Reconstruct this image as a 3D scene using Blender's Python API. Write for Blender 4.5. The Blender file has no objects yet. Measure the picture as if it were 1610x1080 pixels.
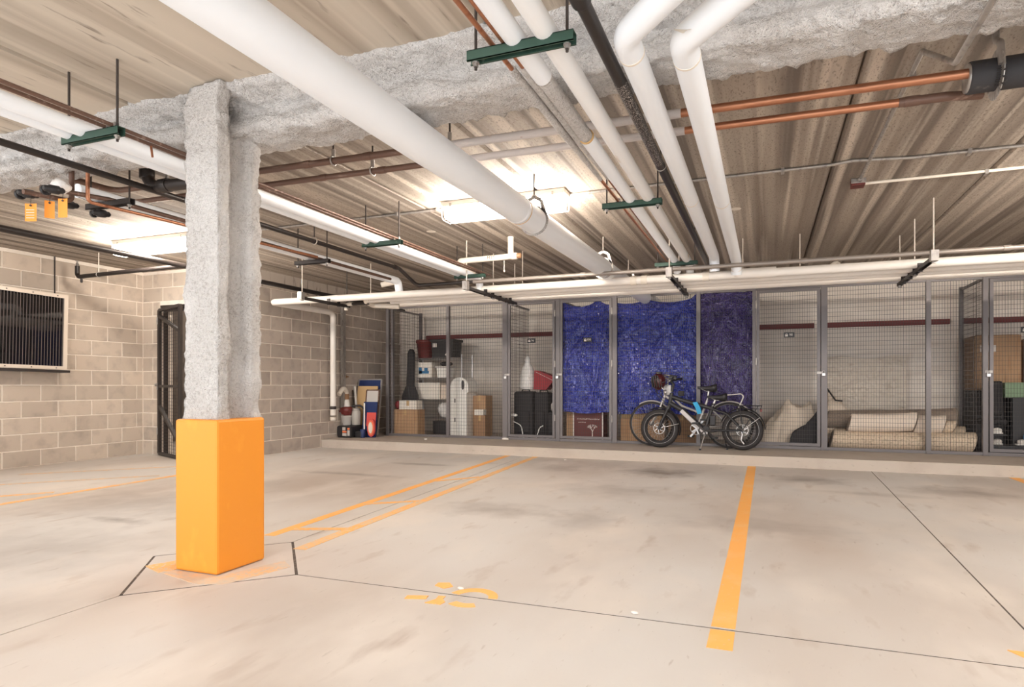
import bpy, bmesh, math, random
from mathutils import Vector, Matrix, noise

random.seed(11)
scn = bpy.context.scene
C = scn.collection
PI = math.pi

# ------------------------------------------------------------------ camera, world, lights, exposure
EYE = 1.016
cam_d = bpy.data.cameras.new('camera')
cam = bpy.data.objects.new('camera', cam_d)
C.objects.link(cam)
cam.location = (0, 0, EYE)
cam.rotation_euler = (math.radians(90), 0, math.radians(19.64))
cam_d.sensor_fit = 'HORIZONTAL'
cam_d.sensor_width = 36
cam_d.lens = 932 / 1610 * 36
cam_d.shift_x = -67 / 1610
cam_d.shift_y = 65.5 / 1610
cam_d.clip_start = 0.02
scn.camera = cam

world = bpy.data.worlds.new('world')
scn.world = world
world.use_nodes = True
bg = world.node_tree.nodes['Background']
bg.inputs['Color'].default_value = (0.93, 0.97, 1.0, 1)
bg.inputs['Strength'].default_value = 1.9
LAMP = 88.0            # emission of the fluorescent lenses
scn.view_settings.view_transform = 'Standard'
scn.view_settings.look = 'None'
scn.view_settings.gamma = 1
scn.view_settings.use_curve_mapping = False
scn.view_settings.exposure = 0.74
scn.cycles.max_bounces = 8
scn.cycles.diffuse_bounces = 5
scn.cycles.sample_clamp_indirect = 6

# ------------------------------------------------------------------ materials
def srgb(r, g, b):
    f = lambda c: c / 12.92 if c <= .04045 else ((c + .055) / 1.055) ** 2.4
    return (f(r / 255), f(g / 255), f(b / 255), 1)

def mat(name, base, rough=.6, metal=0.0, var=(), bump=(), spec=.5, emit=None, rnd=None, coat=0, alpha=None, trans=0):
    """base sRGB colour; var = [(scale xyz, colour, low, high, detail)], bump = [(scale xyz, strength, distance)]."""
    m = bpy.data.materials.new(name)
    m.use_nodes = True
    nt = m.node_tree
    N, L = nt.nodes, nt.links
    b = N['Principled BSDF']
    b.inputs['Roughness'].default_value = rough
    b.inputs['Metallic'].default_value = metal
    b.inputs['Specular IOR Level'].default_value = spec
    b.inputs['Coat Weight'].default_value = coat
    b.inputs['Transmission Weight'].default_value = trans
    if alpha is not None: b.inputs['Alpha'].default_value = alpha
    b.inputs['Base Color'].default_value = srgb(*base)
    geo = N.new('ShaderNodeNewGeometry')
    col = None
    def coords(s):
        mp = N.new('ShaderNodeMapping')
        mp.inputs['Scale'].default_value = s if isinstance(s, (tuple, list)) else (s, s, s)
        L.new(geo.outputs['Position'], mp.inputs['Vector'])
        return mp.outputs['Vector']
    def noise_at(s, det=4):
        n = N.new('ShaderNodeTexNoise')
        n.inputs['Scale'].default_value = 1
        n.inputs['Detail'].default_value = det
        L.new(coords(s), n.inputs['Vector'])
        return n.outputs['Fac']
    for v in var:
        s, c2, lo, hi = v[:4]
        det = v[4] if len(v) > 4 else 4
        r = N.new('ShaderNodeMapRange')
        r.inputs['From Min'].default_value = lo
        r.inputs['From Max'].default_value = hi
        L.new(noise_at(s, det), r.inputs['Value'])
        mx = N.new('ShaderNodeMix'); mx.data_type = 'RGBA'
        L.new(r.outputs['Result'], mx.inputs['Factor'])
        if col is None: mx.inputs['A'].default_value = srgb(*base)
        else: L.new(col, mx.inputs['A'])
        mx.inputs['B'].default_value = srgb(*c2)
        col = mx.outputs['Result']
    if rnd:
        oi = N.new('ShaderNodeObjectInfo')
        mx = N.new('ShaderNodeMix'); mx.data_type = 'RGBA'; mx.blend_type = 'MULTIPLY'
        r = N.new('ShaderNodeMapRange')
        r.inputs['To Min'].default_value = rnd[0]; r.inputs['To Max'].default_value = rnd[1]
        L.new(oi.outputs['Random'], r.inputs['Value'])
        mx.inputs['Factor'].default_value = 1
        if col is None: mx.inputs['A'].default_value = srgb(*base)
        else: L.new(col, mx.inputs['A'])
        L.new(r.outputs['Result'], mx.inputs['B'])
        col = mx.outputs['Result']
    if col is not None: L.new(col, b.inputs['Base Color'])
    nrm = None
    for s, st, dist in bump:
        bp = N.new('ShaderNodeBump')
        bp.inputs['Strength'].default_value = st
        bp.inputs['Distance'].default_value = dist
        L.new(noise_at(s, 5), bp.inputs['Height'])
        if nrm is not None: L.new(nrm, bp.inputs['Normal'])
        nrm = bp.outputs['Normal']
    if nrm is not None: L.new(nrm, b.inputs['Normal'])
    if emit:
        b.inputs['Emission Color'].default_value = (*emit[:3], 1)
        b.inputs['Emission Strength'].default_value = emit[3]
    return m

M = {}
M['floor'] = mat('floor_concrete', (204, 198, 192), .62,
    var=[((.55, .35, 1), (186, 172, 160), .42, .68), ((1.6, .9, 1), (213, 203, 193), .5, .72), ((6, 2.2, 1), (178, 163, 151), .60, .80),
         ((38, 9, 1), (170, 157, 147), .66, .82), ((90, 90, 1), (150, 140, 132), .70, .80)],
    bump=[((40, 40, 40), .12, .004), ((3, 2, 1), .15, .01)])
def add_spots(m, spots, tint):
    """worn and oily patches with a shape of their own at fixed places on the slab"""
    nt = m.node_tree; N, L = nt.nodes, nt.links
    b = N['Principled BSDF']
    src = b.inputs['Base Color'].links[0].from_socket
    geo = N.new('ShaderNodeNewGeometry')
    nz = N.new('ShaderNodeTexNoise'); nz.inputs['Scale'].default_value = 5; nz.inputs['Detail'].default_value = 5
    L.new(geo.outputs['Position'], nz.inputs['Vector'])
    for (x, y, rx, ry, amt) in spots:
        mp = N.new('ShaderNodeMapping'); mp.vector_type = 'POINT'
        mp.inputs['Location'].default_value = (-x / rx, -y / ry, 0)
        mp.inputs['Scale'].default_value = (1 / rx, 1 / ry, 0)
        L.new(geo.outputs['Position'], mp.inputs['Vector'])
        ln = N.new('ShaderNodeVectorMath'); ln.operation = 'LENGTH'
        L.new(mp.outputs['Vector'], ln.inputs[0])
        ad = N.new('ShaderNodeMath'); ad.operation = 'MULTIPLY_ADD'
        L.new(nz.outputs['Fac'], ad.inputs[0]); ad.inputs[1].default_value = 1.3
        L.new(ln.outputs['Value'], ad.inputs[2])
        r = N.new('ShaderNodeMapRange')
        r.inputs['From Min'].default_value = 1.6; r.inputs['From Max'].default_value = .7
        r.inputs['To Min'].default_value = 0; r.inputs['To Max'].default_value = amt
        L.new(ad.outputs['Value'], r.inputs['Value'])
        mx = N.new('ShaderNodeMix'); mx.data_type = 'RGBA'
        L.new(r.outputs['Result'], mx.inputs['Factor'])
        L.new(src, mx.inputs['A']); mx.inputs['B'].default_value = srgb(*tint)
        src = mx.outputs['Result']
    L.new(src, b.inputs['Base Color'])
add_spots(M['floor'], [(-1.15, 6.9, .55, .45, .75), (-1.3, 5.6, .8, .5, .35), (.45, 6.9, .5, .35, .55), (-2.1, 4.4, .7, .35, .45), (1.75, 6.6, .6, .4, .5),
    (-.1, 4.5, .8, .35, .3), (-4.2, 6.6, .6, .12, .6), (-4.5, 5.6, .9, .12, .5), (-4.6, 3.1, .35, .10, .7), (-1.3, 4.3, .35, .5, .35), (.9, 6.2, .7, .15, .3),
    (-5.2, 3.6, 1.4, .8, .35), (-4.2, 2.4, .9, .6, .3), (-2.35, 6.9, .35, .4, .4)], (112, 98, 88))
M['ledge'] = mat('ledge_concrete', (186, 174, 162), .7,
    var=[((3, 3, 3), (174, 160, 148), .5, .75), ((14, 14, 30), (160, 148, 136), .62, .8)], bump=[((30, 30, 30), .2, .004)])
M['joint'] = mat('joint_filler', (84, 74, 66), .9, var=[((30, 30, 1), (120, 106, 94), .5, .7)])
M['yellow'] = mat('column_yellow_paint', (232, 146, 42), .5,
    var=[((9, 9, 5), (240, 160, 52), .6, .8), ((70, 70, 40), (150, 100, 40), .76, .8)])
M['stripe'] = mat('floor_stripe_paint', (250, 180, 96), .6,
    var=[((5, 5, 1), (246, 190, 122), .5, .75), ((60, 60, 1), (212, 186, 160), .64, .74)])
M['stripe_worn'] = mat('worn_stripe_paint', (244, 180, 104), .65,
    var=[((6, 6, 1), (226, 186, 136), .42, .62), ((40, 40, 1), (204, 188, 168), .56, .64)])
M['stripe_faint'] = mat('faint_stripe_paint', (226, 184, 138), .65,
    var=[((6, 6, 1), (208, 188, 166), .42, .55), ((40, 40, 1), (200, 186, 172), .5, .6)])
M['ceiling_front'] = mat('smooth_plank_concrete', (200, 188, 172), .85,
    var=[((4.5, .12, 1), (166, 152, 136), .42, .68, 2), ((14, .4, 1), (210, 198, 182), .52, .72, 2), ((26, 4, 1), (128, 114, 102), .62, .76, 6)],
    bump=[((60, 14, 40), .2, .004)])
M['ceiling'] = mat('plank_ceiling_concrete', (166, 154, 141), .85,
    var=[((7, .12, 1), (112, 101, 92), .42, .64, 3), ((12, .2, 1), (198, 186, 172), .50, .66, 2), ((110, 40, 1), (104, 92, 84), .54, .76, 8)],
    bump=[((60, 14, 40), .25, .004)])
M['ceiling_gap'] = mat('ceiling_joint', (150, 138, 124), .9)
M['block'] = mat('block_face', (206, 191, 175), .9, rnd=(.80, 1.05),
    var=[((7, 7, 7), (184, 170, 156), .5, .75), ((90, 90, 90), (196, 184, 172), .66, .8)], bump=[((120, 120, 120), .35, .003)])
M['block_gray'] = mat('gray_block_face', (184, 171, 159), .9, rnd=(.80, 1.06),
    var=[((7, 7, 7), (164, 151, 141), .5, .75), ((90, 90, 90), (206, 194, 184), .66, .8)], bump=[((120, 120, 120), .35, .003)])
M['mortar'] = mat('block_mortar', (240, 230, 218), .9, var=[((9, 9, 9), (226, 212, 200), .5, .8)])
M['bond'] = mat('bond_beam_concrete', (178, 166, 154), .9, var=[((16, 16, 2.5), (112, 102, 94), .55, .7)], bump=[((40, 40, 40), .2, .004)])
M['backwall'] = mat('smooth_back_wall', (238, 228, 218), .75, var=[((1.2, 1, 9), (222, 210, 198), .45, .7)])
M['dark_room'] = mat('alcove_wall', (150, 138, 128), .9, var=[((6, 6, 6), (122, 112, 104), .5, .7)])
M['spray'] = mat('sprayed_fireproofing', (214, 209, 205), .95,
    var=[((60, 60, 60), (190, 183, 178), .50, .68, 8), ((210, 210, 210), (132, 123, 116), .58, .74, 4), ((3, 3, 3), (228, 224, 221), .5, .75)],
    bump=[((75, 75, 75), 1.0, .02), ((210, 210, 210), .8, .01)])
M['white_pipe'] = mat('white_pipe_jacket', (240, 243, 247), .42, var=[((2, .4, 2), (233, 235, 237), .5, .8)], bump=[((9, 2, 9), .06, .01)])
M['bundle_jacket'] = mat('cream_pipe_jacket', (236, 229, 221), .45, var=[((2, 4, 2), (226, 217, 207), .5, .8)])
M['white_pvc'] = mat('white_pvc', (232, 222, 208), .4)
M['stained_jacket'] = mat('stained_pipe_jacket', (240, 240, 240), .45, var=[((14, 2.0, 14), (214, 186, 140), .60, .72)])
M['tan_edge'] = mat('foam_edge', (206, 168, 112), .8)
M['copper'] = mat('copper_tube', (184, 128, 98), .40, .8, var=[((4, 30, 30), (150, 100, 76), .5, .7)])
M['brown_copper'] = mat('tarnished_copper', (108, 82, 70), .5, .25, var=[((5, 30, 30), (156, 132, 120), .58, .74)])
M['overspray'] = mat('overspray_coat', (206, 198, 194), .9, var=[((7, 30, 30), (150, 92, 66), .70, .74)], bump=[((90, 90, 90), .5, .006)])
M['black_pipe'] = mat('black_steel_pipe', (48, 42, 40), .4, .3)
M['black_specked'] = mat('specked_black_pipe', (40, 34, 32), .35, .3, var=[((260, 170, 260), (206, 198, 190), .56, .62, 2)])
M['gray_pipe'] = mat('gray_steel_pipe', (150, 140, 132), .4, .4)
M['black_foam'] = mat('black_foam_insulation', (50, 48, 50), .7, var=[((16, 16, 16), (96, 90, 86), .66, .8)])
M['green'] = mat('green_strut', (52, 78, 66), .5, .2, var=[((30, 12, 30), (120, 134, 122), .66, .78)])
M['dark_strut'] = mat('dark_strut', (62, 56, 54), .5, .4)
M['galv'] = mat('galvanised_steel', (172, 166, 160), .4, .6, var=[((30, 30, 12), (140, 134, 130), .5, .7)])
M['rod'] = mat('dark_threaded_rod', (66, 58, 54), .6, .4)
M['rod_light'] = mat('bright_threaded_rod', (200, 188, 176), .5, .3)
M['post'] = mat('gray_painted_post', (112, 106, 106), .42, .25)
M['wire'] = mat('gray_wire', (66, 60, 58), .5, .3)
M['red_rail'] = mat('dark_red_primer', (108, 40, 38), .6)
M['housing'] = mat('light_housing', (236, 228, 218), .5)
M['lens'] = mat('lit_lens', (255, 250, 240), .4, emit=(1.0, .91, .81, LAMP))
M['lens_cool'] = mat('lit_cool_lens', (255, 253, 250), .4, emit=(1.0, .97, .95, LAMP * .36))
M['lens_fill'] = mat('lit_fill_lens', (255, 250, 240), .4, emit=(1.0, .92, .84, 9.0))  # weak lens for the lamp added in the alcove
M['diffuser'] = mat('lit_frosted_base', (255, 250, 240), .4, emit=(1.0, .92, .83, LAMP * .25))
M['clear'] = mat('clear_guard', (235, 228, 220), .3)
M['black'] = mat('black_plastic', (40, 38, 40), .45)
M['black_fabric'] = mat('black_fabric', (44, 42, 44), .85, bump=[((200, 200, 200), .3, .003)])
M['tyre'] = mat('tyre_rubber', (44, 40, 40), .75)
M['alu'] = mat('brushed_aluminium', (196, 192, 190), .3, .8)
M['silver'] = mat('silver_paint', (214, 208, 204), .35, .3)
M['white'] = mat('white_plastic', (238, 234, 228), .5)
M['carton'] = mat('brown_cardboard', (182, 146, 112), .8, var=[((20, 20, 3), (170, 128, 92), .5, .7)])
M['carton_dark'] = mat('dark_cardboard', (158, 122, 92), .8)  # darker brown cardboard for some cartons and a flap
M['paper_white'] = mat('white_cardboard', (232, 224, 214), .75)
M['blue_print'] = mat('blue_print', (48, 112, 158), .6)
M['maroon'] = mat('maroon_plastic', (112, 44, 42), .4)
M['crimson'] = mat('red_nylon', (148, 42, 50), .7)
M['poster'] = mat('maroon_poster', (98, 44, 42), .6)
M['chalk'] = mat('white_print', (232, 224, 216), .7)
M['navy'] = mat('navy_board', (26, 44, 92), .5)
M['tan'] = mat('tan_board', (196, 162, 116), .7)
M['grayboard'] = mat('gray_board', (196, 190, 184), .6)
M['red_sign'] = mat('red_sign', (214, 84, 76), .55)
M['orange_tag'] = mat('orange_tag', (255, 160, 60), .6)
M['orange_label'] = mat('orange_label', (236, 128, 84), .6)
M['rug'] = mat('rug_backing', (216, 196, 172), .95, var=[((40, 40, 40), (178, 158, 138), .5, .7)], bump=[((160, 160, 160), .4, .004)])
M['rug_white'] = mat('cream_rug_back', (232, 216, 200), .9, bump=[((160, 160, 160), .3, .003)])
M['rug_gray'] = mat('gray_brown_rug', (150, 134, 120), .95, var=[((60, 60, 60), (128, 112, 100), .5, .7)])
M['cloth'] = mat('beige_dust_sheet', (222, 206, 188), .9, bump=[((24, 24, 24), .3, .01)])
M['film'] = mat('plastic_film', (222, 210, 196), .25, bump=[((9, 9, 14), 1.0, .05)])
M['bag_white'] = mat('white_plastic_bag', (240, 236, 232), .35, bump=[((30, 30, 30), .6, .02)])
M['helmet'] = mat('dark_maroon_shell', (74, 30, 32), .3)
M['cover_gray'] = mat('silver_gray_cover', (176, 168, 164), .35, .4)
M['cyan'] = mat('cyan_cover', (32, 150, 200), .5)
M['glass_jar'] = mat('dusty_jar', (176, 170, 162), .25, bump=[((50, 50, 20), .4, .008)])
M['glossy_black'] = mat('glossy_black_sheet', (24, 22, 24), .06, coat=.8)
M['rib'] = mat('gray_rib', (92, 84, 80), .3)
M['frame_light'] = mat('cream_metal_frame', (226, 212, 196), .4)
M['greenbin'] = mat('pale_green_bin', (122, 146, 116), .6)
M['brownpipe'] = mat('brown_fitting', (150, 112, 80), .6)
M['box_red'] = mat('red_oxide_box', (96, 40, 36), .6)

def weave(m, sx=55, sz=38, st=.5):
    """crinkled woven sheen of a tarpaulin: raised square weave plus crumple"""
    nt = m.node_tree; N, L = nt.nodes, nt.links
    b = N['Principled BSDF']
    geo = N.new('ShaderNodeNewGeometry')
    mp = N.new('ShaderNodeMapping'); mp.inputs['Scale'].default_value = (sx, 20, sz)
    L.new(geo.outputs['Position'], mp.inputs['Vector'])
    v = N.new('ShaderNodeTexVoronoi'); v.distance = 'CHEBYCHEV'; v.inputs['Scale'].default_value = 1; v.inputs['Randomness'].default_value = .55
    L.new(mp.outputs['Vector'], v.inputs['Vector'])
    bp = N.new('ShaderNodeBump'); bp.inputs['Strength'].default_value = st; bp.inputs['Distance'].default_value = .05
    L.new(v.outputs['Distance'], bp.inputs['Height'])
    n = N.new('ShaderNodeTexNoise'); n.inputs['Scale'].default_value = 16; n.inputs['Detail'].default_value = 6
    L.new(geo.outputs['Position'], n.inputs['Vector'])
    b2 = N.new('ShaderNodeBump'); b2.inputs['Strength'].default_value = .5; b2.inputs['Distance'].default_value = .04
    L.new(n.outputs['Fac'], b2.inputs['Height']); L.new(bp.outputs['Normal'], b2.inputs['Normal'])
    L.new(b2.outputs['Normal'], b.inputs['Normal'])
    return m
M['tarp'] = weave(mat('blue_tarpaulin', (50, 64, 172), .24, spec=1.0, coat=.4, var=[((5, 5, 5), (66, 84, 196), .5, .8)]), 34, 26, 1.0)
M['tarp_purple'] = weave(mat('purple_tarpaulin', (82, 66, 142), .28, spec=1.0, coat=.3, var=[((6, 6, 6), (58, 46, 112), .45, .7)]), 46, 40, 1.0)

# ------------------------------------------------------------------ mesh building
WOFF = {}

class MB:
    def __init__(s):
        s.v, s.f, s.mi, s.sm = [], [], [], []
    def add(s, vs, fs, mi=0, smooth=False):
        o = len(s.v)
        s.v += [tuple(x) for x in vs]
        for f in fs:
            s.f.append(tuple(i + o for i in f)); s.mi.append(mi); s.sm.append(smooth)
        return s
    def box(s, x0, x1, y0, y1, z0, z1, mi=0):
        vs = [(x, y, z) for z in (z0, z1) for y in (y0, y1) for x in (x0, x1)]
        return s.add(vs, [(0, 2, 3, 1), (4, 5, 7, 6), (0, 1, 5, 4), (2, 6, 7, 3), (0, 4, 6, 2), (1, 3, 7, 5)], mi)
    def cbox(s, x0, x1, y0, y1, z0, z1, c=.008, mi=0):
        """box with chamfered edges"""
        bm = bmesh.new()
        bmesh.ops.create_cube(bm, size=1, matrix=Matrix.Translation(((x0 + x1) / 2, (y0 + y1) / 2, (z0 + z1) / 2)) @ Matrix.Diagonal((x1 - x0, y1 - y0, z1 - z0, 1)))
        bmesh.ops.bevel(bm, geom=bm.edges[:], offset=c, segments=2, affect='EDGES', profile=.5)
        bm.verts.index_update()
        s.add([v.co[:] for v in bm.verts], [[v.index for v in f.verts] for f in bm.faces], mi)
        bm.free(); return s
    def bar(s, p, q, w, h=None, up=(0, 0, 1), mi=0):
        p, q = Vector(p), Vector(q); h = h or w
        d = (q - p).normalized(); up = Vector(up)
        if abs(d.dot(up)) > .98: up = Vector((0, 1, 0))
        a = d.cross(up).normalized(); b = a.cross(d).normalized()
        vs = [e + a * i * w / 2 + b * j * h / 2 for e in (p, q) for j in (-1, 1) for i in (-1, 1)]
        return s.add(vs, [(0, 2, 3, 1), (4, 5, 7, 6), (0, 1, 5, 4), (2, 6, 7, 3), (0, 4, 6, 2), (1, 3, 7, 5)], mi)
    def tube(s, pts, r, seg=12, mi=0, cap=True, closed=False):
        pts = [Vector(p) for p in pts]; n = len(pts)
        rs = r if isinstance(r, (list, tuple)) else [r] * n
        vs, fs = [], []; prev = None
        for i, p in enumerate(pts):
            if closed: t = (pts[(i + 1) % n] - pts[i - 1]).normalized()
            elif i == 0: t = (pts[1] - p).normalized()
            elif i == n - 1: t = (p - pts[-2]).normalized()
            else: t = ((pts[i + 1] - p).normalized() + (p - pts[i - 1]).normalized()).normalized()
            if prev is None:
                u = Vector((0, 0, 1)) if abs(t.z) < .9 else Vector((1, 0, 0))
                a = t.cross(u).normalized()
            else:
                a = (prev - t * prev.dot(t)).normalized()
            prev = a; b = t.cross(a)
            for k in range(seg):
                w = 2 * PI * k / seg
                vs.append(p + (a * math.cos(w) + b * math.sin(w)) * rs[i])
        m = n if closed else n - 1
        for i in range(m):
            for k in range(seg):
                j = (i + 1) % n
                fs.append((i * seg + k, i * seg + (k + 1) % seg, j * seg + (k + 1) % seg, j * seg + k))
        s.add(vs, fs, mi, True)
        if cap and not closed:
            s.add(vs[:seg], [tuple(range(seg))[::-1]], mi)
            s.add(vs[-seg:], [tuple(range(seg))], mi)
        return s
    def lathe(s, prof, c, axis=(0, 0, 1), seg=20, mi=0, smooth=True, caps=True):
        ax = Vector(axis).normalized(); c = Vector(c)
        u = Vector((1, 0, 0)) if abs(ax.x) < .9 else Vector((0, 1, 0))
        a = ax.cross(u).normalized(); b = ax.cross(a)
        vs = []
        for r, z in prof:
            for k in range(seg):
                w = 2 * PI * k / seg
                vs.append(c + ax * z + (a * math.cos(w) + b * math.sin(w)) * r)
        fs = []
        for i in range(len(prof) - 1):
            for k in range(seg):
                fs.append((i * seg + k, i * seg + (k + 1) % seg, (i + 1) * seg + (k + 1) % seg, (i + 1) * seg + k))
        s.add(vs, fs, mi, smooth)
        if caps:
            s.add(vs[:seg], [tuple(range(seg))[::-1]], mi)
            s.add(vs[-seg:], [tuple(range(seg))], mi)
        return s
    def prism(s, poly, z0, z1, mi=0):
        n = len(poly)
        vs = [(x, y, z0) for x, y in poly] + [(x, y, z1) for x, y in poly]
        return s.add(vs, [tuple(range(n))[::-1], tuple(range(n, 2 * n))] + [(i, (i + 1) % n, (i + 1) % n + n, i + n) for i in range(n)], mi)
    def prism_xz(s, poly, y0, y1, mi=0):
        n = len(poly)
        vs = [(x, y0, z) for x, z in poly] + [(x, y1, z) for x, z in poly]
        return s.add(vs, [tuple(range(n)), tuple(range(n, 2 * n))[::-1]] + [(i, i + n, (i + 1) % n + n, (i + 1) % n) for i in range(n)], mi)
    def ball(s, c, rx, ry=None, rz=None, seg=14, rings=8, mi=0, fn=None):
        ry = ry or rx; rz = rz or rx; vs, fs = [], []
        for i in range(rings + 1):
            t = PI * i / rings
            for k in range(seg):
                w = 2 * PI * k / seg
                d = Vector((math.sin(t) * math.cos(w), math.sin(t) * math.sin(w), math.cos(t)))
                m = fn(d) if fn else 1
                vs.append((c[0] + d.x * rx * m, c[1] + d.y * ry * m, c[2] + d.z * rz * m))
        for i in range(rings):
            for k in range(seg):
                fs.append((i * seg + k, (i + 1) * seg + k, (i + 1) * seg + (k + 1) % seg, i * seg + (k + 1) % seg))
        return s.add(vs, fs, mi, True)
    def grid(s, fn, nu, nv, mi=0, thick=None):
        vs = [fn(i / nu, j / nv) for j in range(nv + 1) for i in range(nu + 1)]
        fs = [(j * (nu + 1) + i, j * (nu + 1) + i + 1, (j + 1) * (nu + 1) + i + 1, (j + 1) * (nu + 1) + i) for j in range(nv) for i in range(nu)]
        s.add(vs, fs, mi, True)
        if thick:
            s.add([Vector(v) + Vector(thick) for v in vs], [f[::-1] for f in fs], mi, True)
        return s
    def mesh(s, name, mats, off=Vector((0, 0, 0))):
        me = bpy.data.meshes.new(name)
        me.from_pydata([(v[0] - off[0], v[1] - off[1], v[2] - off[2]) for v in s.v], [], s.f)
        me.polygons.foreach_set('use_smooth', s.sm)
        for m in (mats if isinstance(mats, (list, tuple)) else [mats]): me.materials.append(M[m] if isinstance(m, str) else m)
        me.polygons.foreach_set('material_index', s.mi)
        me.update()
        return me
    def build(s, name, mats, parent=None, loc=None, label=None):
        if parent is not None:
            off = WOFF[parent.name]; loc = Vector((0, 0, 0)); tot = off
        else:
            if loc is None:
                xs, ys, zs = zip(*[(v[0], v[1], v[2]) for v in s.v])
                loc = ((min(xs) + max(xs)) / 2, (min(ys) + max(ys)) / 2, min(zs))
            loc = Vector(loc); off = loc; tot = loc
        o = bpy.data.objects.new(name, s.mesh(name, mats, off))
        C.objects.link(o)
        o.location = loc
        if parent is not None: o.parent = parent
        if label: o['label'] = label
        WOFF[o.name] = Vector(tot)
        return o

def tag(o, label, cat, group=None):
    o['label'] = label; o['category'] = cat
    if group: o['group'] = group
    return o
def thing(name, label, cat, loc, group=None):
    o = bpy.data.objects.new(name, None)
    C.objects.link(o); o.location = loc
    o.empty_display_size = .1
    WOFF[o.name] = Vector(loc)
    return tag(o, label, cat, group)
def struct(o):
    o['kind'] = 'structure'; return o
def stuff(o):
    o['kind'] = 'stuff'; return o

def fillet(pts, R, n=6):
    """round the corners of a polyline with radius R"""
    pts = [Vector(p) for p in pts]
    pts = [p for i, p in enumerate(pts) if i == 0 or (p - pts[i - 1]).length > 1e-5]
    out = [pts[0]]
    for i in range(1, len(pts) - 1):
        p, a, b = pts[i], pts[i - 1], pts[i + 1]
        u, v = (a - p), (b - p)
        ang = u.angle(v)
        if ang > 3.1: out.append(p); continue
        d = min(R / math.tan(ang / 2), u.length * .49, v.length * .49)
        r = d * math.tan(ang / 2)
        s0 = p + u.normalized() * d; s1 = p + v.normalized() * d
        cen = p + (u.normalized() + v.normalized()).normalized() * (r / math.sin(ang / 2))
        a0, a1 = s0 - cen, s1 - cen
        tot = a0.angle(a1); axis = a0.cross(a1).normalized()
        for k in range(n + 1):
            out.append(cen + Matrix.Rotation(tot * k / n, 3, axis) @ a0)
    out.append(pts[-1])
    return out

def text_mesh(body, size, depth=.0008):
    cu = bpy.data.curves.new('lettering', 'FONT')
    cu.body = body; cu.size = size; cu.extrude = depth; cu.align_x = 'CENTER'; cu.align_y = 'CENTER'
    cu.resolution_u = 2
    o = bpy.data.objects.new('lettering_source', cu)
    C.objects.link(o)
    dg = bpy.context.evaluated_depsgraph_get()
    me = bpy.data.meshes.new_from_object(o.evaluated_get(dg))
    bpy.data.objects.remove(o); bpy.data.curves.remove(cu)
    return me
def text_on(body, size, at, parent, m, rot=(PI / 2, 0, 0)):
    me = text_mesh(body, size)
    me.materials.clear(); me.materials.append(M[m])
    me.name = 'lettering'
    o = bpy.data.objects.new('lettering', me); C.objects.link(o)
    o.parent = parent; o.location = Vector(at) - WOFF[parent.name]; o.rotation_euler = rot
    return o

# ------------------------------------------------------------------ the setting
ZC = 2.68            # underside of the ceiling
LEDGE = 0.13
YL, YB = 7.84, 10.05  # ledge front, back wall
XA, XB = -8.68, -6.84  # block walls
YD = 6.21

def inset(poly, d):
    n = len(poly); out = []
    for i in range(n):
        p = Vector(poly[i]); a = Vector(poly[i - 1]); b = Vector(poly[(i + 1) % n])
        e1 = (p - a).normalized(); e2 = (b - p).normalized()
        n1 = Vector((-e1.y, e1.x)); n2 = Vector((-e2.y, e2.x))
        k = n1 + n2
        out.append(tuple(p + k * (d / max(.3, (1 + n1.dot(n2))))))
    return out

YF = -1.2            # the open front of the garage, behind the camera
fl = struct(MB().box(-11, 8.2, YF, YL + .1, -.2, -.022).build('floor', 'joint', loc=(0, 0, -.2)))
slabs = {
    'front': [(-2.9, YF), (8.2, YF), (8.2, 2.67), (-2.37, 2.53), (-2.94, 1.99)],
    'left': [(-11, YF), (-2.9, YF), (-2.94, 1.99), (-3.43, 2.52), (-2.89, 3.05), (-3.26, YL + .05), (-11, YL + .05)],
    'middle': [(-2.37, 2.53), (1.0, 2.575), (1.17, YL + .05), (-3.26, YL + .05), (-2.89, 3.05)],
    'right': [(1.0, 2.575), (8.2, 2.67), (8.2, YL + .05), (1.17, YL + .05)],
    'diamond': [(-2.94, 1.99), (-2.37, 2.53), (-2.89, 3.05), (-3.43, 2.52)]}
# dark filler standing a little below the slab tops in the open joints
def filler(a, b, w):
    a, b = Vector(a), Vector(b); d = (b - a).normalized(); n = Vector((-d.y, d.x)) * w / 2
    MB().prism([tuple(a - n), tuple(b - n), tuple(b + n), tuple(a + n)], -.02, -.0015).build('joint_filler', 'joint', fl)
filler((-2.37, 2.53), (1.0, 2.575), .03); filler((1.0, 2.575), (8.2, 2.67), .03)
dm = slabs['diamond']
for i in range(4): filler(dm[i], dm[(i + 1) % 4], .03)
filler((1.0, 2.575), (1.17, YL + .05), .02)
for k, p in slabs.items():
    q = inset(p, .010 if k == 'diamond' else (.0055 if k in ('front', 'middle') else .004))
    mb = MB(); n = len(q)
    mb.prism(q, -.022, 0)
    mb.build('slab', 'floor', fl)

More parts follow.
